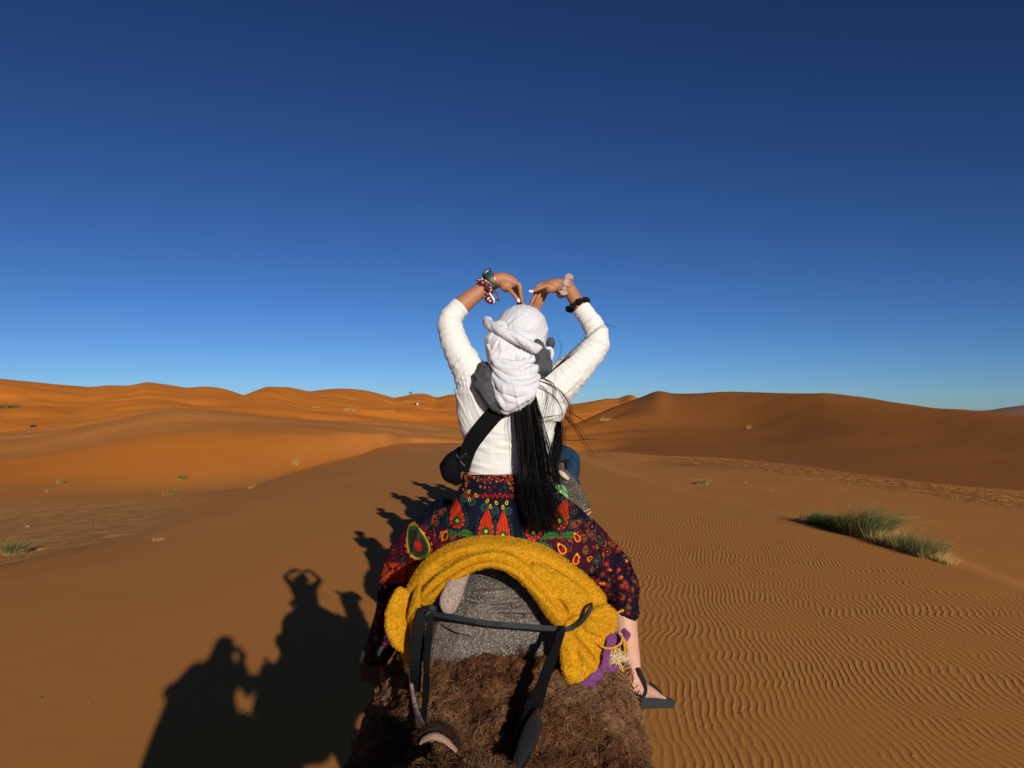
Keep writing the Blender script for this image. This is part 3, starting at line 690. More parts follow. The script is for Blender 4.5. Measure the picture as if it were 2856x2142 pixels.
obj('shirt', (TV, TF), shirt_m.m, woman)

# --- headscarf: crown, twisted roll, hanging drape, charcoal ends
def warpz(V, amp, sc, seed): return V + np.stack([fbm(V, sc, 3, seed + k) for k in range(3)], 1) * amp
cr = [ellipsoid(P(1456, 922, 2.805), (.0935, .112, .094), (0, 0, 0), 40, 26), ellipsoid(P(1450, 950, 2.80), (.094, .108, .085), None, 36, 24)]
CV, CF = union(cr, .0028, 6)
N = vnormals(CV, CF); c0 = P(1456, 922, 2.805); rel = CV - c0
px_ = 1428 + CV[:, 0] * F / 2.72; py_ = HZ - (CV[:, 2] - H) * F / 2.72
dd = np.hypot(px_ - 1385, py_ - 930); an = np.arctan2(py_ - 930, px_ - 1385)
rad = .0048 * ridged(an + .25 * noise(CV, 12, 5), dd, .16, 90., 5, 1.8) * np.exp(-((dd - 25) / 60.0) ** 2)
soft = .0034 * ridged(px_ * .8 + (py_ - 850) * .45, py_ - px_ * .5, 17., 80., 9, 1.6) * (.3 + .7 * sstep(850, 930, py_)) + .0016 * ridged(px_ * .9 + py_ * .3, py_ - px_ * .3, 8., 50., 19, 2.2)
CV = CV + N * relax(CV, CF, rad + soft, 1)[:, None]
scarf_m = M('white_scarf_cotton', (0.78, 0.775, 0.83), 0.9, 0.1)
sv = scarf_m.coord(); scarf_m.bump(scarf_m.noise(55, 5, 0.65, scarf_m.coord('Object', (1, 1, .45)), 0.6), 0.55, 0.006); scarf_m.bump(scarf_m.noise(1200, 1, 0.5, sv), 0.2, 0.0008)
scarf_m.color(scarf_m.ramp(scarf_m.noise(420, 2, 0.6, sv), [(0.35, (0.565, 0.565, 0.60)), (0.6, (0.65, 0.648, 0.685))]))
sc = obj('headscarf', (CV, CF), scarf_m.m, woman)
rp = [P(1357, 893, 2.775), P(1369, 908, 2.722), P(1390, 921, 2.688), P(1415, 932, 2.668), P(1441, 944, 2.660), P(1466, 957, 2.662), P(1492, 972, 2.680), P(1520, 975, 2.73)]
RVt, RFt = tube(rp, [.012, .017, .0185, .0185, .018, .018, .017, .010], n=110, seg=32, up=(0, -1, .3))
t, d, C, Ln = project_axis(RVt, rp, 160); T_, N_, B_ = frames(catmull(rp, 160), (0, -1, .3))
rel = RVt - C; i = (t / Ln * 159).astype(int); a = np.arctan2((rel * N_[i]).sum(1), (rel * B_[i]).sum(1))
RVt = C + rel * (1 + .20 * crease(2 * a + t * 62 + 1.2 * noise(RVt, 20, 7)) + .10 * ridged(a * .02 + t * .6, t, .012, .05, 3))[:, None]
obj('twisted_roll', (RVt, RFt), scarf_m.m, sc)
up1 = [P(1368, 893, 2.80), P(1356, 892, 2.79), P(1354, 905, 2.775), P(1366, 922, 2.75)]
obj('tucked_loop', tube(up1, [.006, .007, .008, .006], [.010, .013, .013, .008], n=24, seg=12, up=(0, -1, 0)), scarf_m.m, sc)
dr = [tube([P(1402, 930, 2.755), P(1398, 965, 2.73), P(1420, 1010, 2.715), P(1436, 1055, 2.69), P(1436, 1092, 2.67), P(1420, 1122, 2.655), P(1408, 1144, 2.655)],
           [.05, .065, .058, .058, .056, .040, .016], [.052, .058, .070, .080, .066, .046, .018], n=50, seg=34, up=(0, -1, 0)),
      ellipsoid(P(1392, 968, 2.765), (.050, .07, .055)), ellipsoid(P(1448, 1000, 2.75), (.085, .075, .065)), ellipsoid(P(1462, 1068, 2.70), (.050, .045, .05)), ellipsoid(P(1385, 1045, 2.73), (.035, .04, .045))]
DV, DF = union(dr, .005, 6)
def onsurf(V, px, py, lift=0.0, rad=7.0):
    """point on the camera-facing side of a surface at this photo pixel"""
    a = 1428 + V[:, 0] * F / V[:, 1]; b = HZ - (V[:, 2] - H) * F / V[:, 1]; k = np.hypot(a - px, b - py) < rad
    while not k.any(): rad *= 1.6; k = np.hypot(a - px, b - py) < rad
    return P(px, py, V[k, 1].min() - lift)
for sg, wd in (([(1358, 962), (1385, 1000), (1430, 1018), (1475, 1006), (1490, 990)], .009), ([(1366, 985), (1395, 1022), (1440, 1042), (1490, 1030), (1500, 1022)], .012), ([(1372, 1018), (1400, 1050), (1445, 1070), (1492, 1058), (1503, 1048)], .009),
               ([(1376, 1046), (1404, 1080), (1440, 1092), (1485, 1082), (1500, 1068)], .012), ([(1500, 1046), (1488, 1085), (1452, 1118), (1414, 1143)], .009), ([(1374, 1040), (1384, 1082), (1398, 1120), (1408, 1145)], .008),
               ([(1392, 1085), (1420, 1112), (1450, 1118)], .007), ([(1440, 985), (1455, 1030), (1490, 1062)], .007), ([(1410, 975), (1378, 992), (1366, 1012)], .008), ([(1420, 1060), (1430, 1095), (1424, 1130)], .006)):
    q_ = [onsurf(DV, a, b, -wd * .35) for a, b in sg]; k_ = len(q_); e_ = np.sin(np.linspace(.35, math.pi - .35, k_))
    dr.append(tube(q_, wd * e_ * 1.0, wd * e_ * 1.3, n=40, seg=12, up=(0, -1, 0)))
DV, DF = union(dr, .0028, 5)
N = vnormals(DV, DF); px_ = 1428 + DV[:, 0] * F / 2.67; py_ = HZ - (DV[:, 2] - H) * F / 2.67
u_ = (px_ - 1432) / 70.0; v_ = py_ - 925
g1 = noise(DV, 11, 61); g2 = noise(DV, 22, 62)
ph = 2 * math.pi * (v_ - 20 * (1 - u_ ** 2) - 14 * u_) / 31.0 + 2.3 * g1 + .8 * g2
sw_ = v_ - 22 * (1 - u_ ** 2) - 16 * u_ + 9 * g1
fold = (.0050 * ridged(sw_, px_, 26., 150., 61, 1.5) + .0030 * ridged(sw_, px_, 12., 110., 62, 1.8)) * sstep(985, 1015, py_) * (1 - .7 * sstep(1095, 1135, py_))
gat = .0075 * ridged(px_ + .35 * v_ + 4 * g2, v_ - px_ * .35, 10., 70., 63, 1.6) * np.exp(-((py_ - 958 - (px_ - 1385) * .42) / 30.0) ** 2)
side = .0060 * ridged(px_ * .9 - .30 * v_, v_, 22., 120., 64, 1.7) * sstep(1060, 1100, py_)
DV = DV + N * relax(DV, DF, fold + gat + side + .0014 * g2, 1)[:, None]
obj('drape', (DV, DF), scarf_m.m, sc)
char_m = M('charcoal_cotton', (0.06, 0.062, 0.068), 0.9, 0.12)
cv_ = char_m.coord(); char_m.color(char_m.ramp(char_m.noise(30, 4, 0.6, cv_), [(0.3, (0.042, 0.043, 0.047)), (0.7, (0.090, 0.092, 0.098))]))
char_m.bump(char_m.noise(45, 4, 0.6, cv_, 0.5), 0.7, 0.008)
gl = [tube([P(1350, 1028, 2.74), P(1352, 1052, 2.71), P(1362, 1085, 2.685), P(1382, 1118, 2.665), P(1396, 1138, 2.66)], [.024, .030, .028, .022, .012], [.024, .036, .040, .034, .014], n=40, seg=24, up=(0, -1, 0)),
      tube([P(1332, 1038, 2.745), P(1352, 1070, 2.70), P(1380, 1105, 2.665), P(1400, 1128, 2.645)], [.012, .016, .016, .012], [.012, .014, .014, .012], n=30, seg=16, up=(0, -1, 0))]
GV, GF = union(gl, .0036, 4); N = vnormals(GV, GF); px_ = 1428 + GV[:, 0] * F / 2.69; py_ = HZ - (GV[:, 2] - H) * F / 2.69
GV = GV + N * (.0062 * (ridged(px_ * .85 - (py_ - 1020) * .62, py_ + px_ * .7, 19., 120., 71, 1.5) * 1.7 + .5 * ridged(px_ * .85 - (py_ - 1020) * .62, py_ + px_ * .7, 8., 60., 72, 2)))[:, None]
obj('charcoal_fold', (GV, GF), char_m.m, sc)
gr = [tube([P(1499, 958, 2.715), P(1503, 985, 2.700), P(1510, 1012, 2.695), P(1508, 1034, 2.695), P(1505, 1047, 2.70)], [.010, .016, .018, .014, .006], [.012, .029, .038, .030, .008], n=30, seg=24, up=(0, -1, 0)),
      ellipsoid(P(1521, 990, 2.705), (.018, .016, .022))]
GV, GF = union(gr, .0034, 3); N = vnormals(GV, GF); px_ = 1428 + GV[:, 0] * F / 2.69; py_ = HZ - (GV[:, 2] - H) * F / 2.69
GV = GV + N * (.0045 * (ridged(px_ + 6 * np.sin(py_ / 18), py_, 15., 90., 73, 1.5) * 1.8))[:, None]
obj('charcoal_tail', (GV, GF), char_m.m, sc)
obj('charcoal_knot', ellipsoid(P(1536, 957, 2.775), (.016, .02, .022), None, 20, 14), char_m.m, sc)
obj('white_edge', tube([P(1524, 972, 2.755), P(1535, 972, 2.76), P(1540, 985, 2.76), P(1537, 1005, 2.755)], [.006, .006, .006, .003], [.006, .006, .007, .003], n=20, seg=10, up=(0, -1, 0)), scarf_m.m, sc)

# --- skirt
hips = np.array([(1411, 1318, 116, .100), (1411, 1345, 124, .106), (1413, 1385, 150, .125), (1418, 1430, 183, .15), (1425, 1480, 215, .17), (1430, 1530, 235, .19), (1432, 1590, 235, .20)])
ks = [tube([P(a, b, 2.80) for a, b, c, d in hips], hips[:, 3], mpx(hips[:, 2], 2.80), n=40, seg=48, up=(0, -1, 0), caps=False, power=2.3),
      tube([P(1500, 1500, 2.80), P(1600, 1535, 2.86), P(1680, 1585, 2.95), P(1722, 1635, 2.99), P(1735, 1680, 2.99), P(1741, 1722, 2.98)], [.14, .125, .10, .082, .065, .052], [.13, .115, .094, .070, .050, .036], n=40, seg=30, up=(0, -1, 0), caps=False),
      tube([P(1340, 1490, 2.80), P(1235, 1510, 2.86), P(1165, 1545, 2.94), P(1128, 1600, 2.98), P(1108, 1680, 2.97), P(1082, 1770, 2.95), P(1050, 1845, 2.95)], [.13, .12, .11, .095, .085, .07, .050], [.13, .12, .095, .072, .055, .05, .035], n=44, seg=30, up=(0, -1, 0), caps=False),
      tube([P(1195, 1425, 3.10), P(1225, 1412, 3.06), P(1262, 1430, 2.98), P(1280, 1480, 2.92)], [.022, .032, .05, .08], [.018, .028, .05, .08], n=24, seg=16, up=(0, -1, 0)),
      tube([P(1240, 1440, 2.98), P(1190, 1470, 2.96), P(1150, 1520, 2.94)], [.05, .06, .07], [.04, .04, .05], n=16, seg=16, up=(0, -1, 0))]
KV, KF = union(ks, .0034, 7)
N = vnormals(KV, KF); px_ = 1428 + KV[:, 0] * F / KV[:, 1]; py_ = HZ - (KV[:, 2] - H) * F / KV[:, 1]
g1 = noise(KV, 6, 81); g2 = noise(KV, 16, 82)
gather = crease(2 * math.pi * (px_ + 8 * g2) / 9.5 + 2 * g1) * (.0030 * np.exp(-((py_ - 1345) / 22.0) ** 2))
long_ = .0062 * crease(2 * math.pi * ((px_ - 1412) / (1 + sstep(1345, 1520, py_) * .75)) / 46 + 2.2 * g1) * sstep(1360, 1420, py_) * (np.abs(px_ - 1412) < 235)
t, d, C, Ln = project_axis(KV, [P(1600, 1520, 2.86), P(1680, 1585, 2.95), P(1722, 1635, 2.99), P(1741, 1722, 2.98)])
rf = sstep(1615, 1655, px_)
r_ = (.016 * ridged((px_ - 1620) * .9 - (py_ - 1500) * .52 + 7 * g1, px_ * .5 + py_ * .9, 26., 170., 81, 1.5) + .005 * ridged((px_ - 1620) * .9 - (py_ - 1500) * .52, px_ * .5 + py_ * .9, 11., 90., 82, 2)) * rf
lfm = 1 - sstep(1190, 1240, px_)
l_ = .014 * ridged(px_ * .8 + (py_ - 1500) * .30 + 6 * g1, py_ - .3 * px_, 28., 160., 83, 1.5) * lfm * sstep(1440, 1480, py_)
KV = KV + N * (gather + long_ + r_ + l_ + .0030 * g2)[:, None]
kme_parent = woman
# painted textile (drawn by code): navy ground, teardrop medallions, maroon zone, floral border
SS = 2; X0, Y0, X1, Y1 = 960, 1290, 1800, 1900
Wd, Ht = (X1 - X0) * SS, (Y1 - Y0) * SS
gx, gy = np.meshgrid(X0 + (np.arange(Wd) + .5) / SS, Y0 + (np.arange(Ht) + .5) / SS)
img = np.zeros((Ht, Wd, 3)); img[:] = (24, 26, 50)
rngp = np.random.default_rng(5)
def put(m, c, sl=None):
    t = img if sl is None else img[sl]
    m = np.clip(m, 0, 1)[..., None]; t[:] = t * (1 - m) + np.array(c, float) * m
def win(cx, cy, r):
    a = max(int((cy - r - Y0) * SS), 0); b = min(int((cy + r - Y0) * SS), Ht); c = max(int((cx - r - X0) * SS), 0); d = min(int((cx + r - X0) * SS), Wd)
    return (slice(a, max(b, a)), slice(c, max(d, c)))
def aa(d): return np.clip(.5 - d * SS, 0, 1)
NAVY = (22, 23, 46); RED = (176, 28, 26); ORG = (214, 84, 26); YEL = (222, 168, 26); GRN = (44, 108, 62); TEAL = (36, 104, 92); MAR = (78, 18, 38)
def dropdist(x, y, w, h):
    """0 at the centre of the round foot, 1 on the outline; tip at height h above it"""
    r = w / 2; t = np.clip(-y / h, 0, 1); hw = r * (1 - t ** 1.7)
    return np.where(y > 0, np.hypot(x, y) / r, np.maximum(np.abs(x) / np.maximum(hw, .1), t))
def drop(cx, cy, w, h, rot=0.0, kind=0):
    sl = win(cx, cy, h * 1.5 + w); x, y = gx[sl] - cx, gy[sl] - cy
    ca, sa = math.cos(rot), math.sin(rot); x, y = x * ca + y * sa, -x * sa + y * ca
    s = dropdist(x, y, w, h); so = dropdist(x, y, w + 20, h + 12); a = np.arctan2(x, -y)
    k = w / 2
    if kind == 0:
        dots = (np.sin(a * 21) > -.1) & (so < 1.0) & (so > .80); put(dots * .95, TEAL, sl)
        inner = (np.sin(a * 21) > .45) & (so < .95) & (so > .86); put(inner * .9, NAVY, sl)
        put(aa((s - 1.0) * k), RED, sl); bl = (np.sin(a * 9) > .35) & (s > .80) & (s < 1.02); put(bl * 1.0, ORG, sl)
        put(aa((s - .78) * k), (170, 22, 26), sl)
        st = (y < -4) & (s < .8); put(st & (np.sin(x * 1.5 + y * .06) > -.1), ORG, sl); put(st & (np.sin(x * 1.5 + y * .06) < -.75), (60, 16, 20), sl)
        rr = np.hypot(x, y) / k
        put(aa((rr - .60) * k), (22, 66, 50), sl); put(((np.sin(a * 8) > .2) & (rr < .60) & (rr > .40)) * .9, (50, 140, 84), sl); put(aa((rr - .24) * k), YEL, sl)
    elif kind == 1:      # small yellow paisley outline
        put(aa((s - 1.0) * k), ORG, sl); put(aa((s - .80) * k), YEL, sl); put(aa((s - .58) * k), (84, 24, 36), sl); put(aa((s - .25) * k), RED, sl)
    elif kind == 2:      # tiny yellow bud
        put(aa((s - 1.0) * k), GRN, sl); put(aa((s - .75) * k), YEL, sl); put(aa((s - .35) * k), (60, 70, 40), sl)
def ring(cx, cy, r):
    sl = win(cx, cy, r + 3); x, y = gx[sl] - cx, gy[sl] - cy; d = np.hypot(x, y)
    put(aa(np.abs(d - r) - 1.0), TEAL, sl); put(aa(np.abs(d - r * .72) - .8), TEAL, sl); put(((d < r * .55) & (np.sin(x * .9 + y * .5) > .4)) * .8, (150, 60, 50), sl)
def leafs(cx, cy, w, flip=1):
    sl = win(cx, cy, w * 1.3); x, y = (gx[sl] - cx) * flip, gy[sl] - cy
    d = np.abs(y - .012 * x * x - .12 * x) - (9 * np.clip(1 - np.abs(x) / w, 0, 1) ** .6) - 1.8 * np.sin(x * .55)
    put(aa(d - 1.4), (150, 28, 30), sl); put(aa(d), (52, 116, 58), sl)
    put(aa(np.abs(y - .012 * x * x - .12 * x) - .7) * (np.abs(x) < w * .8), (28, 60, 34), sl)
def flower(cx, cy, r, c, c2, n=6):
    sl = win(cx, cy, r + 2); x, y = gx[sl] - cx, gy[sl] - cy; a = np.arctan2(y, x); d = np.hypot(x, y)
    put(aa(d - r * (.62 + .38 * np.cos(a * n))), c, sl); put(aa(d - r * .3), c2, sl)
# maroon zone low on the skirt with winding lines
base = np.stack([gx.ravel(), gy.ravel(), np.zeros(gx.size)], 1)
n1 = noise(base, 1 / 34., 3).reshape(gx.shape); n2 = noise(base, 1 / 13., 4).reshape(gx.shape)
mz = sstep(1488, 1512, gy + 22 * n1 + 10 * np.cos((gx - 1300) / 46.)) * sstep(1225, 1255, gx + 10 * n2) + 1.0 * sstep(1455, 1480, gy + 14 * n1) * (sstep(1570, 1600, gx) + (1 - sstep(1240, 1262, gx)))
put(np.clip(mz, 0, 1) * .85, MAR)
sw = (np.abs(np.sin(n1 * 9 + n2 * 2)) < .12) * np.clip(mz, 0, 1); put(sw * .75, (132, 30, 44))
put(((np.abs(np.sin(n1 * 8 + n2 * 2.5)) < .07) & (np.abs(gx - 1412) > 60) & (gy > 1390)) * .7, (40, 78, 66))
put(((np.abs(np.sin(n1 * 14 - n2 * 3 + 1)) < .10) * np.clip(mz, 0, 1)) * .8, (30, 24, 52))
for i in range(150):
    x_, y_ = rngp.uniform(1075, 1700), rngp.uniform(1440, 1620)
    if mz[int((y_ - Y0) * SS), int((x_ - X0) * SS)] > .5: flower(x_, y_, rngp.uniform(2.5, 6), [(150, 30, 40), (44, 96, 66), (190, 90, 30), (100, 24, 60)][rngp.integers(4)], NAVY, int(rngp.integers(3, 7)))
for i in range(70):
    x_, y_ = rngp.uniform(1180, 1690), rngp.uniform(1485, 1600)
    if mz[int((y_ - Y0) * SS), int((x_ - X0) * SS)] > .6: drop(x_, y_, rngp.uniform(7, 12), rngp.uniform(8, 14), rngp.uniform(-3, 3), 1)
for i in range(150):
    x_, y_ = rngp.uniform(1080, 1720), rngp.uniform(1400, 1620)
    if abs(x_ - 1412) < 175 and y_ < 1490: continue
    if mz[int((y_ - Y0) * SS), int((x_ - X0) * SS)] < .35 and y_ > 1470: continue
    w_ = rngp.uniform(13, 22); a_ = rngp.uniform(-1.2, 1.2); k_ = rngp.integers(4); sl = win(x_, y_, w_ * 2); x, y = gx[sl] - x_, gy[sl] - y_
    x, y = x * math.cos(a_) + y * math.sin(a_), -x * math.sin(a_) + y * math.cos(a_); s = dropdist(x, y, w_, w_ * 1.2); q1 = [(120, 30, 40), (44, 92, 66), (168, 74, 28), (60, 24, 60)][k_]
    put(aa((s - 1.35) * w_ / 2), NAVY, sl); put(aa((np.abs(s - 1.12) - .09) * w_ / 2), [(170, 84, 30), (120, 36, 46), (50, 100, 76), (150, 110, 36)][k_], sl); put(aa((s - .82) * w_ / 2), q1, sl); put(aa((s - .42) * w_ / 2), (26, 20, 40), sl); put(aa((s - .2) * w_ / 2), (180, 110, 34), sl)
# waistband flowers
for i in range(240):
    x_, y_ = rngp.uniform(1290, 1535), 1316 + abs(rngp.normal()) * 26
    if y_ < 1388: flower(x_, y_, rngp.uniform(2.5, 6.5), [(150, 26, 26), (184, 70, 26), (130, 20, 26), (110, 18, 30), GRN, (176, 130, 30)][rngp.integers(6)], [NAVY, YEL, RED][rngp.integers(3)], int(rngp.integers(4, 7)))
for cx in range(1300, 1540, 27):
    sl = win(cx, 1385, 18); x, y = gx[sl] - cx, gy[sl] - 1381; put(aa(np.abs(y + 4 * np.cos(x * .45)) - 4.5) * (np.abs(x) < 12), (150, 24, 26), sl)
# the row of big teardrops
for cx, cy, w, h, rt in ((1276, 1450, 42, 66, -.10), (1356, 1478, 42, 66, .06), (1403, 1488, 38, 70, 0), (1487, 1481, 44, 62, .05), (1560, 1450, 48, 66, .30)):
    leafs(cx - w * .55, cy + w * .80, w * .62, -1); leafs(cx + w * .62, cy + w * .80, w * .62, 1)
    drop(cx, cy, w, h, rt, 0)
for cx, cy in ((1293, 1388), (1316, 1398), (1352, 1413), (1381, 1421), (1418, 1423), (1264, 1364), (1475, 1412), (1505, 1404), (1548, 1385), (1575, 1392)):
    ring(cx, cy, 10)
for cx, cy, r_ in ((1307, 1372, .5), (1329, 1382, -.5), (1310, 1394, 0), (1359, 1397, .6), (1385, 1402, -.3), (1413, 1402, .2), (1368, 1412, 0), (1403, 1414, 0), (1270, 1352, .4), (1282, 1354, -.4), (1470, 1392, .3), (1500, 1386, -.3), (1524, 1364, .3), (1560, 1372, 0)):
    drop(cx, cy, 11, 10, r_, 2)
for cx, cy, w, h, r_ in ((1241, 1496, 20, 22, .3), (1568, 1530, 24, 28, -.6), (1610, 1500, 18, 24, -.5), (1604, 1560, 20, 26, .2), (1290, 1522, 16, 20, 1.2)): drop(cx, cy, w, h, r_, 1)
# large medallion on her left knee
cx, cy = 1168, 1528; sl = win(cx, cy, 90); x, y = gx[sl] - cx, gy[sl] - cy; a = np.arctan2(y, x); s = dropdist(x * .8 - y * .25, y * .8 + x * .2, 64, 70); s = np.where(s > .9, .5 * s + .5 * np.hypot(x, y + 6) / 34, s)
put(aa((s - 1.55) * 30), (92, 20, 48), sl); put(((np.sin(a * 30) > .2) & (s < 1.5) & (s > 1.3)) * .6, (140, 30, 60), sl); put(aa((s - 1.2) * 30), NAVY, sl)
put(((np.sin(a * 14) > -.3) & (s < 1.12) & (s > .98)) * 1., ORG, sl); put(aa((s - .95) * 30), (52, 112, 66), sl); put(aa((np.abs(s - .80) - .06) * 30), YEL, sl)
put(aa((s - .62) * 30), (40, 80, 56), sl); put(((np.sin(a * 13) > .1) & (s < .60)) * .9, (90, 20, 40), sl); put(aa((s - .22) * 30), RED, sl)
# orange scrolls beneath it
zn = sstep(1566, 1580, gy) * (1 - sstep(1205, 1225, gx)); put(zn * (np.abs(np.sin(n1 * 6 + (gy + gx * .6) / 9)) > .45), (176, 62, 26)); put(zn * (np.abs(np.sin(n1 * 6 + (gy + gx * .6) / 9)) < .12), (20, 16, 30)); put(zn * (np.abs(np.sin(n2 * 5 + (gy - gx) / 7)) < .10), (196, 150, 70))
# dense floral border on both hems
def border(x0, x1, f, n, seed):
    r = np.random.default_rng(seed)
    for i in range(n):
        x_, y_ = r.uniform(x0, x1), r.uniform(1500, 1890)
        if not f(x_, y_): continue
        k = r.integers(10)
        if k < 5: flower(x_, y_, r.uniform(2.6, 5.5), (198, 32, 34), (60, 14, 26), int(r.integers(3, 6)))
        elif k < 6: flower(x_, y_, r.uniform(6, 9), (72, 96, 54), (206, 70, 30), 6)
        elif k < 7: flower(x_, y_, r.uniform(5, 8), (226, 110, 28), (226, 178, 40), 5)
        elif k < 8: flower(x_, y_, r.uniform(7, 11), (190, 36, 26), (60, 120, 70), 7)
        else: flower(x_, y_, r.uniform(2, 4), (64, 88, 60), NAVY, 3)
bz = lambda x, y: y > 1560 + (1690 - x) * .9
m = sstep(0, 10, gy - (1556 + (1690 - gx) * .9)) * sstep(1600, 1610, gx); put(m, (22, 22, 46)); put(m * (np.abs(np.sin(n1 * 7 + n2 * 3 + gx / 11)) < .07), (150, 34, 44))
border(1620, 1790, bz, 420, 8)
m = sstep(1625, 1640, gy) * (1 - sstep(1180, 1190, gx)); put(m, (24, 26, 52)); put(m * (np.abs(np.sin(n1 * 7 + n2 * 3 + gx / 11)) < .10), (170, 50, 56)); border(965, 1180, lambda x, y: y > 1640, 240, 9)
tx = bpy.data.images.new('skirt_print', Wd, Ht); buf = np.ones((Ht, Wd, 4), np.float32); buf[..., :3] = np.clip(img[::-1] / 255.0, 0, 1); tx.pixels.foreach_set(buf.ravel()); tx.update(); tx.pack()
o0 = np.array(woman.location); kme = mesh_np('skirt', KV - o0, KF)
uu = (1428 + KV[:, 0] * F / (2.70 + .75 * (KV[:, 1] - 2.70)) - X0) / (X1 - X0); vv_ = 1 - (HZ - (KV[:, 2] - H) * F / (2.70 + .75 * (KV[:, 1] - 2.70)) - Y0) / (Y1 - Y0)
uvl = kme.uv_layers.new(name='UVMap'); li = np.empty(len(kme.loops), np.int32); kme.loops.foreach_get('vertex_index', li)
uvl.data.foreach_set('uv', np.stack([uu[li], vv_[li]], 1).astype(np.float32).ravel())
skirt_m = M('printed_cotton', rough=0.85, spec=0.15)
tn_ = skirt_m.n.new('ShaderNodeTexImage'); tn_.image = tx; tn_.extension = 'MIRROR'
uvn = skirt_m.n.new('ShaderNodeUVMap'); skirt_m.l.new(uvn.outputs[0], tn_.inputs[0])
gm = skirt_m.n.new('ShaderNodeGamma'); gm.inputs[1].default_value = 1.25; skirt_m.l.new(tn_.outputs[0], gm.inputs[0]); skirt_m.color(gm.outputs[0])
skirt_m.bump(skirt_m.noise(30, 4, 0.6, skirt_m.coord(), 0.4), 0.5, 0.010)
add('skirt', kme, skirt_m.m, woman)

# --- things worn on the wrists and feet
def band(c, axis, r, half, th, seg=40, rr=None, lump=0.0, fr_=7, seed=1, ry=1.0, up=(0, -1, 0)):
    """closed band round an axis; lump > 0 makes it gathered cloth"""
    axis = np.array(axis, float) / np.linalg.norm(axis); n = np.array(up, float); n -= axis * n.dot(axis); n /= np.linalg.norm(n); b = np.cross(axis, n)
    rngb = np.random.default_rng(seed); th_ = np.arange(seg) / seg * 2 * math.pi; ps = 16; ph = np.arange(ps) / ps * 2 * math.pi
    lm = 1 + lump * np.sin(fr_ * th_ + rngb.random() * 6) + lump * .6 * np.sin((fr_ * 2 + 1) * th_ + 2)
    wob = half * (.25 * np.sin(3 * th_ + 1) if lump else 0 * th_)
    e = np.cos(th_)[:, None] * n + np.sin(th_)[:, None] * b * ry
    V = np.array(c)[None, None] + e[:, None, :] * (r + (th * lm)[:, None] * np.sign(np.cos(ph)) * np.abs(np.cos(ph)) ** (1 if lump else .5))[:, :, None] + axis * ((half * lm)[:, None] * np.sin(ph)[None] + wob[:, None])[:, :, None]
    if lump: V = V + np.cross(axis, e)[:, None, :] * (th * .3 * np.sin(ph * 3 + 9 * th_[:, None]))[:, :, None]
    idx = np.arange(seg * ps).reshape(seg, ps); q = np.stack([idx, np.roll(idx, -1, 0), np.roll(np.roll(idx, -1, 0), -1, 1), np.roll(idx, -1, 1)], -1).reshape(-1, 4)
    return V.reshape(-1, 3), [q]
teal_m = M('teal_silicone', (0.012, 0.062, 0.062), 0.5, 0.4).m
dark_m = M('black_glass', (0.01, 0.012, 0.014), 0.15, 0.6).m
gold_m = M('gold', (0.85, 0.56, 0.22), 0.25, 0.5); gold_m.b.inputs['Metallic'].default_value = 1.0; gold_m = gold_m.m
axL = armL[-1] - armL[-2]; axR = armR[-1] - armR[-2]
wb = obj('watch_strap', band(P(1370, 784, 2.838), axL, .0285, .0135, .0022, ry=1.12), teal_m, woman)
wv_ = M('watch_case', (0.05, 0.055, 0.06), 0.3, 0.5).m
cv2, cf2 = ellipsoid((0, 0, 0), (.021, .019, .0075), None, 24, 12); cv2 = np.sign(cv2) * np.abs(cv2 / [.021, .019, .0075]) ** .55 * [.021, .019, .0075]
ax = axL / np.linalg.norm(axL); up_ = np.array([-ax[2], 0, ax[0]]); Rm = np.array([ax, np.cross(up_, ax), up_])
obj('watch_case', (cv2 @ Rm + P(1357, 760, 2.838), cf2), wv_, wb)
for k in range(4): obj('strap_hole', ellipsoid(P(1371 + k * 2.2, 790 + k * 3.6, 2.8085), (.0016, .0012, .0016), None, 8, 6), dark_m, wb)
obj('bangle', band(P(1377, 781, 2.838), axL + np.array([.02, 0, -.012]), .0325, .0011, .0011, ry=1.12), gold_m, woman)
ban_m = M('maroon_bandana', rough=0.85, spec=0.1)
bn = ban_m.n.new('ShaderNodeTexVoronoi'); bn.inputs['Scale'].default_value = 95; ban_m.l.new(ban_m.coord(), bn.inputs['Vector'])
ban_m.color(ban_m.ramp(bn.outputs['Distance'], [(0.26, (0.75, 0.66, 0.62)), (0.34, (0.10, 0.018, 0.022))])); ban_m = ban_m.m
bo = obj('bandana', band(P(1352, 803, 2.832), axL, .029, .0125, .0085, 72, lump=.30, fr_=9, seed=4, ry=1.1), ban_m, woman)
obj('loose_end', tube([P(1356, 825, 2.80), P(1362, 836, 2.80), P(1372, 842, 2.80), P(1378, 848, 2.80)], [.008, .006, .004, .0015], [.011, .012, .010, .003], n=16, seg=10, up=(0, -1, 0)), ban_m, bo)
tag_m = M('pale_plastic', (0.74, 0.70, 0.66), 0.4, 0.4).m
obj('pale_charm', tube([P(1366, 818, 2.797), P(1373, 829, 2.796), P(1378, 838, 2.796), P(1377, 846, 2.796)], [.004, .004, .003, .001], [.0035, .004, .0035, .001], n=14, seg=8, up=(0, -1, 0)), tag_m, bo)
obj('clasp_loop', tube([P(1376, 812, 2.80), P(1387, 818, 2.80), P(1394, 832, 2.80), P(1388, 836, 2.80), P(1376, 837, 2.80), P(1375, 826, 2.80), P(1376, 812, 2.80)], [.003, .0035, .004, .004, .003, .0025, .0025], n=40, seg=8, up=(0, -1, 0)), wv_, bo)
tau_m = M('taupe_velvet', (0.40, 0.285, 0.25), 0.95, 0.1); tau_m.bump(tau_m.noise(60, 3, .6, tau_m.coord()), .4, .004); tau_m = tau_m.m
blk_m = M('black_velvet', (0.008, 0.008, 0.009), 0.95, 0.08).m
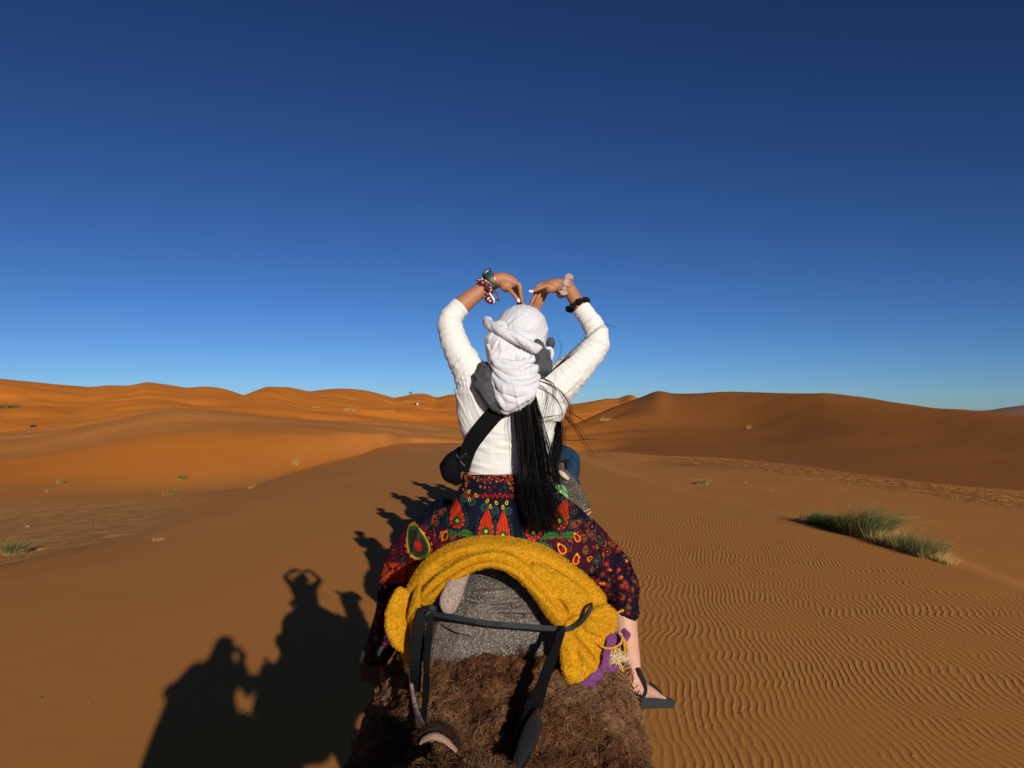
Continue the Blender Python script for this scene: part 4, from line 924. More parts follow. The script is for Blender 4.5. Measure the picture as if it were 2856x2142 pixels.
ts_ = obj('taupe_scrunchie', band(P(1577, 797, 2.838), P(1566, 797, 2.84) - P(1588, 800, 2.838) + np.array([0, 0, .008]), .027, .0120, .0075, 90, lump=.30, fr_=7, seed=2, ry=1.35), tau_m, woman)
obj('scrunchie_knot', ellipsoid(P(1589, 772, 2.83), (.012, .012, .010), None, 16, 10), tau_m, ts_)
obj('black_scrunchie', band(P(1612, 850, 2.828), axR + np.array([.004, 0, 0]), .0325, .0095, .0060, 100, lump=.32, fr_=8, seed=3, ry=1.22), blk_m, woman)
for c, ax_, r in ((P(1455, 838, 2.832), P(1461, 856, 2.845) - P(1453, 826, 2.828), .0087), (P(1484, 840, 2.838), P(1474, 862, 2.848) - P(1491, 826, 2.832), .0087)):
    obj('ring', band(c, ax_, r, .0016, .0009, 28), gold_m, woman)
sole_m = M('black_foam', (0.030, 0.036, 0.034), 0.75, 0.25); wvs = sole_m.n.new('ShaderNodeTexWave'); wvs.bands_direction = 'Z'; wvs.inputs['Scale'].default_value = 60; sole_m.l.new(sole_m.coord(), wvs.inputs[0]); sole_m.bump(wvs.outputs['Fac'], .5, .002); sole_m = sole_m.m
web_m = M('black_webbing', (0.012, 0.012, 0.013), 0.85, 0.2); web_m.bump(web_m.noise(700, 1, .5, web_m.coord()), .5, .002); web_m = web_m.m
sd = obj('sandal', tube([P(1742, 1962, 2.885), P(1770, 1958, 2.93), P(1805, 1956, 3.01), P(1846, 1956, 3.115), P(1856, 1957, 3.145)], [.022, .022, .021, .020, .018], [.030, .034, .036, .044, .040], n=40, seg=24, up=(0, 0, 1), power=4), sole_m, woman)
def flat(pts, w, t=.0025, up=(0, -1, 0), n=30): return tube(pts, [t] * len(pts), [w] * len(pts), n=n, seg=10, up=up, power=3)
obj('sandal_strap', flat([P(1793, 1946, 2.905), P(1801, 1928, 2.915), P(1799, 1908, 2.91), P(1790, 1885, 2.895), P(1781, 1864, 2.895)], .0065), web_m, sd)
obj('sandal_strap', flat([P(1812, 1908, 3.00), P(1826, 1918, 3.01), P(1840, 1934, 3.03), P(1849, 1950, 3.06)], .0085), web_m, sd)
obj('sandal_strap', flat([P(1752, 1918, 2.865), P(1772, 1934, 2.875), P(1795, 1946, 2.93)], .0045), web_m, sd)
sd2 = obj('sandal', tube([P(1046, 1798, 2.895), P(1036, 1828, 2.91), P(1030, 1862, 2.965), P(1032, 1896, 3.0)], [.012, .012, .012, .010], [.034, .038, .040, .036], n=40, seg=24, up=(0, -1, 0), power=4), sole_m, woman)
obj('sandal_strap', flat([P(1060, 1850, 2.93), P(1062, 1860, 2.98), P(1050, 1868, 3.04), P(1024, 1868, 3.04), P(1018, 1860, 2.97)], .010), web_m, sd2)

# --- long black hair
def strands(defs, seed, width=.0009):
    """defs: list of (start, mids, end spread, count); every guide is a px,py,Y polyline"""
    rg = np.random.default_rng(seed); out = []
    for guide, spread, n, k in defs:
        G = catmull([P(*g) for g in guide], k)
        s = np.linspace(spread[0], spread[1], k)[None, :, None]
        off = rg.normal(size=(n, 1, 3)) * np.array([1, .45, .25]); wav = rg.normal(size=(n, 1, 3)) * np.array([1, .4, .3])
        ph = rg.random((n, 1, 1)) * 6.28; t = np.linspace(0, 1, k)[None, :, None]
        stop = (.72 + .36 * rg.random((n, 1, 1))); tt = np.clip(t * stop, 0, 1)
        pth = np.stack([np.interp(tt[:, :, 0].ravel(), np.linspace(0, 1, k), G[:, j]).reshape(n, k) for j in range(3)], -1)
        pth = pth + off * s * .5 + wav * s * .30 * np.sin(t * 5 + ph) * t
        out.append(ribbons(pth, width * (0.7 + .8 * rg.random(n)), .4, rg))
    return join(out)
hd = [([(1462, 1085, 2.665), (1462, 1150, 2.655), (1474, 1240, 2.645), (1480, 1330, 2.64), (1492, 1400, 2.60), (1512, 1478, 2.56)], (.014, .034), 1200, 14),
      ([(1445, 1100, 2.665), (1448, 1170, 2.66), (1462, 1260, 2.65), (1466, 1350, 2.645), (1480, 1430, 2.60), (1500, 1470, 2.57)], (.011, .022), 700, 14),
      ([(1478, 1090, 2.665), (1490, 1170, 2.66), (1505, 1260, 2.65), (1512, 1350, 2.64), (1530, 1420, 2.60), (1552, 1476, 2.57)], (.012, .055), 380, 14),
      ([(1550, 1130, 2.84), (1556, 1190, 2.80), (1552, 1260, 2.76), (1543, 1310, 2.74), (1560, 1350, 2.72)], (.012, .022), 260, 12)]
hair_m = M('black_hair', (0.0032, 0.0024, 0.0020), 0.5, 0.12).m
obj('hair', strands(hd, 3, .0018), hair_m, woman)
wisps = [([(1545, 1140, 2.84), (1580, 1165, 2.85), (1620, 1215, 2.86), (1662, 1278, 2.87)], (.004, .022), 16, 16),
         ([(1545, 1130, 2.84), (1590, 1150, 2.85), (1625, 1172, 2.86), (1642, 1182, 2.87)], (.004, .016), 6, 16),
         ([(1548, 1225, 2.80), (1600, 1228, 2.85), (1650, 1224, 2.87), (1690, 1232, 2.88)], (.003, .012), 4, 16),
         ([(1545, 1320, 2.72), (1560, 1345, 2.75), (1590, 1352, 2.8), (1622, 1350, 2.85)], (.004, .012), 5, 14),
         ([(1522, 1050, 2.70), (1560, 1015, 2.71), (1610, 965, 2.73), (1650, 930, 2.73), (1686, 906, 2.75), (1728, 917, 2.78)], (.002, .010), 6, 22),
         ([(1525, 1045, 2.70), (1552, 1010, 2.72), (1566, 975, 2.74), (1556, 940, 2.76), (1540, 925, 2.77)], (.002, .010), 4, 16),
         ([(1528, 1046, 2.70), (1556, 1020, 2.71), (1600, 985, 2.72), (1634, 955, 2.73)], (.003, .012), 10, 16),
         ([(1500, 1060, 2.66), (1560, 1090, 2.66), (1590, 1150, 2.70), (1560, 1240, 2.70), (1545, 1300, 2.70)], (.006, .028), 16, 20),
         ([(1500, 1050, 2.66), (1540, 1075, 2.65), (1530, 1150, 2.66), (1510, 1240, 2.66)], (.005, .030), 22, 18),
         ([(1470, 1170, 2.66), (1520, 1165, 2.66), (1560, 1158, 2.68), (1600, 1150, 2.8)], (.003, .014), 5, 14),
         ([(1470, 1230, 2.64), (1500, 1260, 2.64), (1530, 1310, 2.64), (1575, 1370, 2.62), (1600, 1385, 2.62)], (.004, .014), 9, 16),
         ([(1440, 1110, 2.66), (1420, 1180, 2.67), (1440, 1260, 2.66)], (.004, .012), 8, 14)]
obj('loose_hair', strands(wisps, 6, .0011), hair_m, woman)

# --- crossbody bag
bag_m = M('black_nylon', (0.0025, 0.0025, 0.003), 0.8, 0.10); bag_m.bump(bag_m.noise(12, 4, .6, bag_m.coord()), .6, .012); bag_m = bag_m.m
bag = thing('crossbody_bag', "black crossbody bag slung low on the woman's left hip by a wide black strap", 'bag', P(1262, 1345, 2.74))
obj('strap', tube([P(1440, 1085, 2.69), P(1405, 1128, 2.682), P(1370, 1165, 2.678), P(1335, 1208, 2.68), P(1310, 1245, 2.69), P(1296, 1285, 2.70), P(1290, 1312, 2.705)], [.004] * 7, [.024, .030, .030, .029, .028, .026, .024], n=60, seg=14, up=(0, -1, 0), power=4), bag_m, bag)
obj('strap', tube([P(1440, 1040, 2.84), P(1420, 1062, 2.90), P(1370, 1140, 2.925), P(1320, 1230, 2.91), P(1280, 1290, 2.85), P(1262, 1310, 2.80)], [.004] * 6, [.026] * 6, n=50, seg=14, up=(0, 1, 0), power=4), bag_m, bag)
pv = [tube([P(1284, 1262, 2.74), P(1264, 1292, 2.74), P(1262, 1320, 2.74), P(1273, 1340, 2.745)], [.030, .042, .042, .026], [.022, .040, .038, .018], n=30, seg=26, up=(0, -1, 0), power=2.6), ellipsoid(P(1250, 1302, 2.74), (.030, .04, .034))]
PV, PF = union(pv, .004, 4); PV = PV + vnormals(PV, PF) * (.004 * noise(PV, 18, 3))[:, None]
po_ = obj('pouch', (PV, PF), bag_m, bag)
obj('zip', tube([P(1272, 1268, 2.702), P(1284, 1286, 2.696), P(1296, 1300, 2.695)], [.0012] * 3, [.003] * 3, n=20, seg=8, up=(0, -1, 0)), M('grey_zip', (.03, .03, .032), .5, .3).m, po_)
obj('buckle', tube([P(1281, 1280, 2.690), P(1300, 1266, 2.684)], [.003] * 2, [.006] * 2, n=6, seg=10, up=(0, -1, 0), power=4), dark_m, bag)
# ---------------------------------------------------------------- her camel, its saddle felt, blanket and straps
C1 = (-0.03, 2.75, 0.0)
camel1, c1V, c1F, c1po, c1d = make_camel('brown woolly camel under the woman, its curly rump filling the bottom of the picture', C1, HEAD_A, CG, walk=.35, wide=1.08, voxel=.024,
    nwool=14000, wlen=.05, wwid=.010, seed=5, keep=lambda c: (c[:, 2] > 1.0) & (c[:, 1] > -.25))
def k1(c): return (c[:, 1] < -.20) & (c[:, 1] > -1.25) & (c[:, 2] > 1.25)
W, WF, shd = wool(c1V, c1F, 230000, .034, .0018, k1, 11, clumps=9000, curl=.0105, lean=(0, -.45, -.35), flat=.50, k=10, clump=.66)
me = mesh_np('curly_rump_wool', W, WF); setattr_pt(me, 'shade', shd); add('curly_rump_wool', me, wool_m.m, camel1)
FG = 'grey felt saddle pads'
felt_m = M('grey_felt', rough=0.95, spec=0.08)
fv = felt_m.coord(); wv2 = felt_m.n.new('ShaderNodeTexWave'); wv2.bands_direction = 'DIAGONAL'; wv2.inputs['Scale'].default_value = 55; wv2.inputs['Distortion'].default_value = 2.5; wv2.inputs['Detail'].default_value = 2; felt_m.l.new(fv, wv2.inputs[0])
fn = felt_m.noise(170, 3, 0.8, fv)
fc = felt_m.ramp(fn, [(0.40, (0.030, 0.025, 0.021)), (0.52, (0.115, 0.098, 0.082)), (0.64, (0.34, 0.30, 0.255))])
fc = felt_m.mix(felt_m.math('MULTIPLY', wv2.outputs['Fac'], .35), fc, (0.10, 0.085, 0.07))
fc = felt_m.mix(felt_m.ramp(felt_m.noise(9, 3, .6, fv), [(0.35, (0, 0, 0)), (0.75, (.5, .5, .5))]), fc, (0.21, 0.165, 0.135))
felt_m.color(fc); felt_m.bump(fn, .8, .004); felt_m.bump(wv2.outputs['Fac'], .4, .002); felt_m.bump(felt_m.noise(16, 3, .6, fv), .5, .014)
def make_pad(loc, label, detail=True):
    """felt loaf over the hump: arch cross-sections swept along the back, both ends closed"""
    root = thing('saddle_pad', label, 'saddle pad', loc, FG); o0 = np.array(loc, float); sh_ = []
    ys = np.linspace(-.52, .62, 24); seg = 40; rows = []
    for y in ys:
        e = 1 - .42 * abs((y + .52) / .10 - 1) ** 2 if y < -.42 else (1 - .3 * ((y - .52) / .10) ** 2 if y > .52 else 1)
        e = max(e, .55); ang = np.linspace(0, 2 * math.pi, seg, endpoint=False)
        w = .205 * (1 + .12 * (1 - np.sin(ang)) * .5) * e; h = .265 * (.5 + .5 * e)
        x = w * np.sign(np.cos(ang)) * np.abs(np.cos(ang)) ** .72; z = 1.985 + h * np.where(np.sin(ang) > 0, np.abs(np.sin(ang)) ** .85, -.55 * np.abs(np.sin(ang)) ** .4) 
        rows.append(np.stack([x, np.full(seg, y), z + .03 * np.sin((y + .5) * 2.6)], 1))
    V = np.concatenate(rows); idx_ = np.arange(len(V)).reshape(len(ys), seg)
    q = np.stack([idx_[:-1], idx_[1:], np.roll(idx_[1:], -1, 1), np.roll(idx_[:-1], -1, 1)], -1).reshape(-1, 4)
    a, b = len(V), len(V) + 1; V = np.vstack([V, rows[0].mean(0) - (0, .012, 0), rows[-1].mean(0)])
    fs = [q, np.stack([np.full(seg, a), idx_[0], np.roll(idx_[0], -1)], -1), np.stack([np.full(seg, b), np.roll(idx_[-1], -1), idx_[-1]], -1)]
    parts = [(V, fs)]
    for s in (-1, 1): parts.append(tube([(s * .18, .10, 2.02), (s * .28, .2, 1.90), (s * .32, .35, 1.78)], [.05, .05, .04], [.2, .24, .2], seg=16, up=(s * .8, 0, .6)))
    V, fs = union(parts, .0036 if detail else .02, 8)
    N = vnormals(V, fs)
    d = .008 * noise(V, 5, 21) + .003 * noise(V, 14, 22)
    back = N[:, 1] < -.3
    for (cx, cz, hw, sl) in ((.0, 2.262, .058, -.10), (.055, 2.157, .045, -.06), (-.02, 2.20, .09, .03), (-.122, 2.102, .042, -.22), (.10, 2.068, .032, .12), (.02, 2.185, .05, .03)):
        dx = V[:, 0] - cx; dz = V[:, 2] - cz - sl * dx - .3 * dx ** 2
        d -= back * .024 * np.exp(-(dz / .0060) ** 2) * np.exp(-(dx / hw) ** 4) - back * .010 * np.exp(-((dz - .011) / .009) ** 2) * np.exp(-(dx / hw) ** 4)
    V = V + N * d[:, None]
    obj('felt', (V + o0, fs), felt_m.m, root)
    return root
pad = make_pad((-.045, 2.78, 0.0), 'thick grey speckled felt pad beneath the woman, crossed by a black strap')
tan_m = M('brown_felt', rough=.95, spec=.08); tv = tan_m.coord(); tan_m.color(tan_m.ramp(tan_m.noise(240, 3, .7, tv), [(.35, (.15, .105, .085)), (.65, (.40, .31, .26))])); tan_m.bump(tan_m.noise(120, 3, .6, tv), .6, .004)
obj('felt_flap', tube([P(1300, 1588, 2.23), P(1275, 1628, 2.205), P(1256, 1670, 2.195), P(1250, 1700, 2.19), P(1247, 1712, 2.19)], [.014, .016, .016, .013, .006], [.014, .026, .030, .022, .008], n=40, seg=20, up=(0, -1, 0), power=2.6), tan_m.m, pad)

# yellow blanket rolled over the rear of the pad
yb = thing('blanket', 'mustard yellow fleece blanket folded in an arch over the felt pad behind the woman', 'blanket', P(1400, 1900, 2.4))
yel_m = M('mustard_fleece', rough=.95, spec=.08)
yv = yel_m.coord(); yn = yel_m.noise(120, 5, .75, yv, .6)
yel_m.color(yel_m.ramp(yn, [(.28, (.42, .175, .005)), (.5, (.58, .275, .010)), (.72, (.70, .365, .020))])); yel_m.bump(yn, 1.0, .004); yel_m.bump(yel_m.noise(12, 3, .6, yv), .5, .02)
fz_m = M('fleece_fuzz', rough=.95, spec=.05); fz_m.color(fz_m.ramp(fz_m.attr('shade'), [(.1, (.52, .23, .006)), (.9, (.76, .40, .018))]))
def Q(l): return [P(*a) for a in l]
A = tube(Q([(1140, 1700, 2.42), (1172, 1640, 2.36), (1222, 1580, 2.32), (1300, 1537, 2.30), (1385, 1528, 2.30), (1465, 1545, 2.30), (1530, 1585, 2.30), (1585, 1632, 2.31), (1645, 1690, 2.33)]),
         [.040, .045, .048, .050, .050, .050, .048, .045, .038], [.028, .038, .036, .030, .028, .036, .048, .056, .054], n=90, seg=34, up=(0, -1, 0), power=2.4)
B = tube(Q([(1180, 1690, 2.27), (1205, 1650, 2.255), (1262, 1600, 2.235), (1325, 1566, 2.22), (1390, 1557, 2.215), (1450, 1588, 2.215), (1500, 1640, 2.215), (1545, 1700, 2.21), (1566, 1735, 2.205)]),
         [.026, .036, .038, .036, .036, .038, .036, .032, .02], [.016, .024, .022, .020, .018, .020, .023, .026, .018], n=90, seg=28, up=(0, -1, 0), power=2.3)
Cc = tube(Q([(1500, 1600, 2.25), (1560, 1648, 2.235), (1604, 1696, 2.215), (1622, 1722, 2.205)]), [.035, .036, .030, .016], [.035, .048, .054, .040], n=40, seg=30, up=(0, -1, 0), power=2.4)
D_ = tube(Q([(1580, 1748, 2.185), (1612, 1750, 2.175), (1650, 1758, 2.17), (1688, 1762, 2.175), (1716, 1758, 2.185)]), [.012, .016, .018, .016, .013], [.012, .034, .062, .078, .056], n=50, seg=30, up=(0, -1, 0), power=3.5, caps=False)
E_ = tube(Q([(1576, 1750, 2.180), (1596, 1800, 2.165), (1618, 1848, 2.155), (1634, 1896, 2.15)]), [.014, .018, .018, .014], [.014, .036, .052, .046], n=50, seg=30, up=(0, -1, 0), power=3.5, caps=False)
E2 = tube(Q([(1600, 1750, 2.205), (1640, 1800, 2.19), (1668, 1850, 2.19)]), [.02, .02, .014], [.03, .045, .035], n=30, seg=24, up=(0, -1, 0), power=2.6)
YV, YF_ = union([A, B, Cc, D_, E_, E2], .0033, 4)
N = vnormals(YV, YF_); px_ = 1428 + YV[:, 0] * F / 2.2; py_ = HZ - (YV[:, 2] - H) * F / 2.2
def groove(V, N, pts, depth, width):
    q_ = [onsurf(V, p[0], p[1], 0, 5) for p in pts]; t, d, C, Ln = project_axis(V, q_, 90); e_ = np.clip(np.minimum(t, Ln - t) / .03, .15, 1); return e_ * (-depth * np.exp(-(d / width) ** 2) + .22 * depth * np.exp(-((d - 2.6 * width) / (1.5 * width)) ** 2))
g = groove(YV, N, [(1172, 1668, 2.21), (1225, 1622, 2.19), (1290, 1580, 2.17), (1340, 1562, 2.165), (1395, 1560, 2.16), (1450, 1582, 2.16), (1500, 1628, 2.16), (1550, 1682, 2.16), (1585, 1730, 2.17)], .026, .0070)
g += groove(YV, N, [(1200, 1590, 2.25), (1260, 1555, 2.22), (1320, 1535, 2.21)], .012, .006)
g += groove(YV, N, [(1180, 1640, 2.2), (1220, 1600, 2.2), (1270, 1572, 2.2)], .010, .006)
g += groove(YV, N, [(1480, 1545, 2.2), (1540, 1590, 2.2), (1600, 1650, 2.2)], .005, .009)
g += groove(YV, N, [(1590, 1760, 2.2), (1608, 1810, 2.2), (1622, 1870, 2.2)], .006, .007)
g += groove(YV, N, [(1600, 1745, 2.2), (1650, 1775, 2.2), (1695, 1790, 2.2)], .005, .008)
g += groove(YV, N, [(1582, 1752, 2.165), (1625, 1800, 2.14), (1660, 1840, 2.145), (1678, 1862, 2.15)], .016, .006)
g += groove(YV, N, [(1545, 1660, 2.18), (1572, 1695, 2.15), (1588, 1735, 2.16)], .014, .007)
g += groove(YV, N, [(1650, 1650, 2.26), (1640, 1690, 2.22), (1610, 1732, 2.19), (1565, 1755, 2.18)], .015, .012)
YV = YV + N * (g + .0035 * noise(YV, 9, 91) + .0008 * noise(YV, 60, 92))[:, None]
ym = obj('fleece', (YV, YF_), yel_m.m, yb)
LV, LF = union([tube(Q([(1172, 1655, 2.33), (1160, 1700, 2.26), (1166, 1750, 2.24), (1162, 1790, 2.235), (1142, 1800, 2.235), (1120, 1782, 2.25), (1114, 1740, 2.27), (1122, 1700, 2.30), (1142, 1668, 2.33)]),
     [.05, .05, .045, .038, .036, .038, .045, .05, .05], [.012, .0175, .0195, .019, .019, .019, .0185, .018, .012], n=80, seg=22, up=(0, -1, 0)),
     tube(Q([(1146, 1795, 2.235), (1142, 1822, 2.23), (1136, 1838, 2.23), (1130, 1850, 2.23)]), [.014, .014, .012, .008], [.018, .016, .017, .008], n=20, seg=16, up=(0, -1, 0))], .0042, 3)
N = vnormals(LV, LF)
LV = LV + N * (.004 * noise(LV, 14, 95) + .0008 * noise(LV, 60, 96) + groove(LV, N, [(1156, 1690, 2.21), (1146, 1725, 2.19), (1138, 1760, 2.185), (1132, 1785, 2.19)], .016, .0055))[:, None]
obj('hanging_fold', (LV, LF), yel_m.m, yb)
W, WF, shd = wool(YV, YF_, 42000, .0034, .0010, lambda c: c[:, 1] < 2.36, 13, clumps=9000, curl=.003, lean=(0, -.2, -.3), flat=.2, k=4, clump=.4)
me = mesh_np('fuzz', W - np.array(yb.location), WF); setattr_pt(me, 'shade', shd); add('fuzz', me, fz_m.m, yb)
W, WF, shd = wool(LV, LF, 12000, .0034, .0010, None, 14, clumps=3000, curl=.003, lean=(0, -.2, -.3), flat=.2, k=4, clump=.4)
me = mesh_np('fuzz', W - np.array(yb.location), WF); setattr_pt(me, 'shade', shd); add('fuzz', me, fz_m.m, yb)
pur_m = cloth_mat('purple_binding', (.20, .055, .175), (.12, .03, .11), 90, .7)
def rag(pts, w, t=.005, n=30, seed=1):
    V, Fs = tube(Q(pts), [t] * len(pts), w, n=n, seg=14, up=(0, -1, 0)); return V + np.stack([noise(V, 45, seed + k) for k in range(3)], 1) * .004, Fs
obj('purple_binding', rag([(1604, 1920, 2.145), (1635, 1908, 2.14), (1662, 1885, 2.14), (1680, 1862, 2.145)], [.008, .014, .016, .010]), pur_m, yb)
obj('purple_binding', rag([(1650, 1905, 2.14), (1656, 1920, 2.14), (1662, 1926, 2.14)], [.012, .010, .004], seed=5), pur_m, yb)
obj('purple_binding', rag([(1682, 1862, 2.14), (1690, 1835, 2.145), (1700, 1806, 2.15), (1704, 1780, 2.16), (1712, 1768, 2.17)], [.010, .009, .011, .014, .010], seed=9), pur_m, yb)
obj('purple_binding', rag([(1712, 1768, 2.18), (1722, 1780, 2.18), (1716, 1795, 2.17)], [.012, .012, .008], seed=13), pur_m, yb)
obj('purple_binding', rag([(1740, 1758, 2.20), (1748, 1772, 2.19), (1738, 1795, 2.19), (1742, 1820, 2.19)], [.010, .012, .008, .004], seed=17), pur_m, yb)
obj('purple_binding', rag([(1690, 1858, 2.15), (1708, 1866, 2.15), (1722, 1860, 2.155)], [.009, .010, .006], seed=21), pur_m, yb)
lin_m = cloth_mat('ochre_lining', (.62, .36, .06), (.35, .16, .02), 120, .9)
obj('lining', rag([(1700, 1842, 2.165), (1712, 1828, 2.165), (1724, 1826, 2.17), (1734, 1835, 2.17)], [.014, .022, .018, .008], .008, seed=25), lin_m, yb)
cord_m = cloth_mat('yellow_cord', (.62, .33, .03), (.4, .19, .01), 150, .6)
for pts in ([(1672, 1800, 2.15), (1690, 1808, 2.14), (1712, 1806, 2.14), (1730, 1796, 2.145), (1735, 1782, 2.15)], [(1728, 1765, 2.15), (1738, 1782, 2.15), (1742, 1805, 2.15), (1742, 1830, 2.155)], [(1732, 1770, 2.155), (1746, 1795, 2.155), (1750, 1815, 2.16)], [(1720, 1840, 2.15), (1730, 1855, 2.15), (1738, 1872, 2.15)], [(1716, 1712, 2.2), (1728, 1706, 2.2), (1738, 1702, 2.2)]):
    obj('cord', tube(Q(pts), [.0032] * len(pts), n=24, seg=8), cord_m, yb)
rgf = np.random.default_rng(3); fp = []
for i in range(70):
    x, y = rgf.uniform(1708, 1740), rgf.uniform(1816, 1850); a = P(x, y, 2.155); fp.append(catmull([a, a + (rgf.normal() * .008, -.006, rgf.normal() * .008), a + (rgf.normal() * .016, -.008, -.010 + rgf.normal() * .010)], 5))
obj('frayed_edge', ribbons(np.array(fp), .0016, .5, rgf), M('pale_thread', (.72, .58, .38), .9).m, yb)

# black straps that tie the pad down and run back to the crupper
rub_m = M('black_rubber_strap', (0.018, 0.020, 0.021), 0.6, 0.14); rv = rub_m.coord(); rub_m.color(rub_m.ramp(rub_m.noise(25, 4, .6, rv), [(.3, (.010, .012, .013)), (.7, (.030, .036, .038))])); rub_m.bump(rub_m.noise(35, 4, .6, rv), .5, .006); rub_m = rub_m.m
rein_m = M('black_leather_rein', (0.005, 0.005, 0.0055), 0.7, 0.10); rein_m.bump(rein_m.noise(60, 4, .6, rein_m.coord()), .5, .004); rein_m = rein_m.m
st = thing('saddle_strap', 'long black rubber strap tying the grey pad down and running back over the camel', 'strap', P(1400, 1760, 2.2))
def strap(pts, w, t=.0028, n=60, up=(0, -1, 0), tw=None):
    pts = [P(*p) for p in pts]; D3 = catmull(np.column_stack([np.array(pts), np.array(w)]), n); rs = np.column_stack([D3[:, :3] * 6, ]); wv3 = 1 + .22 * noise(D3[:, :3], 16, 5) + .08 * noise(D3[:, :3], 60, 6)
    C3 = D3[:, :3] + np.stack([.0035 * noise(D3[:, :3], 9, 7), .003 * noise(D3[:, :3], 12, 8), .0025 * noise(D3[:, :3], 10, 9)], 1)
    V, Fs = tube(C3, np.full(n, t * .7), D3[:, 3] * wv3, n=n * 2, seg=20, up=up, power=5)
    return V, Fs
obj('cross_band', strap([(1190, 1708, 2.20), (1215, 1716, 2.19), (1290, 1727, 2.165), (1380, 1740, 2.155), (1470, 1748, 2.16), (1545, 1754, 2.17), (1566, 1754, 2.17)], [.0065, .0065, .0070, .0075, .0080, .0078, .0070]), rub_m, st)
obj('cross_band', tube([onsurf(YV, a, b, .002, 5) for a, b in ((1572, 1757), (1592, 1752), (1616, 1738), (1636, 1716), (1648, 1694), (1650, 1682))], [.0016] * 6, [.007, .007, .0065, .006, .005, .003], n=50, seg=14, up=(0, -1, 0), power=4), rub_m, st)
obj('cross_band', tube([P(1196, 1712, 2.185)] + [onsurf(YV, a, b, .002, 6) for a, b in ((1172, 1692), (1158, 1672), (1150, 1655))], [.0022] * 4, [.009, .009, .008, .005], n=30, seg=14, up=(0, -1, 0), power=4), rub_m, st)
obj('knot', union([ellipsoid(P(1196, 1708, 2.175), (.010, .007, .008)), ellipsoid(P(1205, 1696, 2.19), (.016, .006, .011), (0, .5, 0)), ellipsoid(P(1191, 1716, 2.175), (.008, .008, .012))], .004, 2), rub_m, st)
obj('left_tail', strap([(1182, 1700, 2.19), (1168, 1745, 2.17), (1164, 1800, 2.14), (1162, 1860, 2.10), (1160, 1930, 2.02)], [.013, .016, .018, .016, .012], n=50), rein_m, st)
obj('left_rein', strap([(1200, 1715, 2.17), (1196, 1780, 2.13), (1190, 1860, 2.06), (1188, 1930, 1.97), (1184, 2000, 1.88), (1186, 2060, 1.80), (1200, 2120, 1.72)], [.008, .009, .0085, .008, .0075, .007, .006], .004), rein_m, st)
obj('right_rein', strap([(1568, 1752, 2.17), (1552, 1800, 2.12), (1530, 1860, 2.05), (1505, 1930, 1.95), (1485, 1990, 1.87), (1462, 2060, 1.79), (1438, 2130, 1.71), (1420, 2190, 1.64)], [.012, .014, .015, .017, .021, .026, .020, .013], .004, n=70), rein_m, st)
obj('pad_sleeve', union([tube(Q([(1500, 1980, 1.86), (1490, 2020, 1.80), (1478, 2055, 1.76), (1455, 2105, 1.70), (1430, 2160, 1.64)]), [.006, .014, .016, .013, .007], [.006, .018, .020, .015, .008], n=40, seg=18, up=(0, -1, .3))], .004, 3), M('black_leather', (.014, .014, .015), .45, .4).m, st)
obj('knot', ellipsoid(P(1567, 1757, 2.158), (.009, .007, .013), (0, .3, 0), 18, 12), rein_m, st)
rope_m = cloth_mat('pink_woven_rope', (.60, .40, .34), (.42, .25, .21), 130, .9)
rope = obj('lead_rope', tube(Q([(1150, 1850, 2.14), (1146, 1880, 2.10), (1150, 1930, 2.0), (1162, 1985, 1.85), (1178, 2025, 1.65), (1190, 2048, 1.42), (1204, 2062, 1.20)]), [.004] * 7, [.004, .0045, .005, .006, .007, .005, .004], n=60, seg=12, up=(0, -1, 0)), rope_m)
tag(rope, 'pale pink woven lead rope hanging beside the black strap over the wool', 'rope')
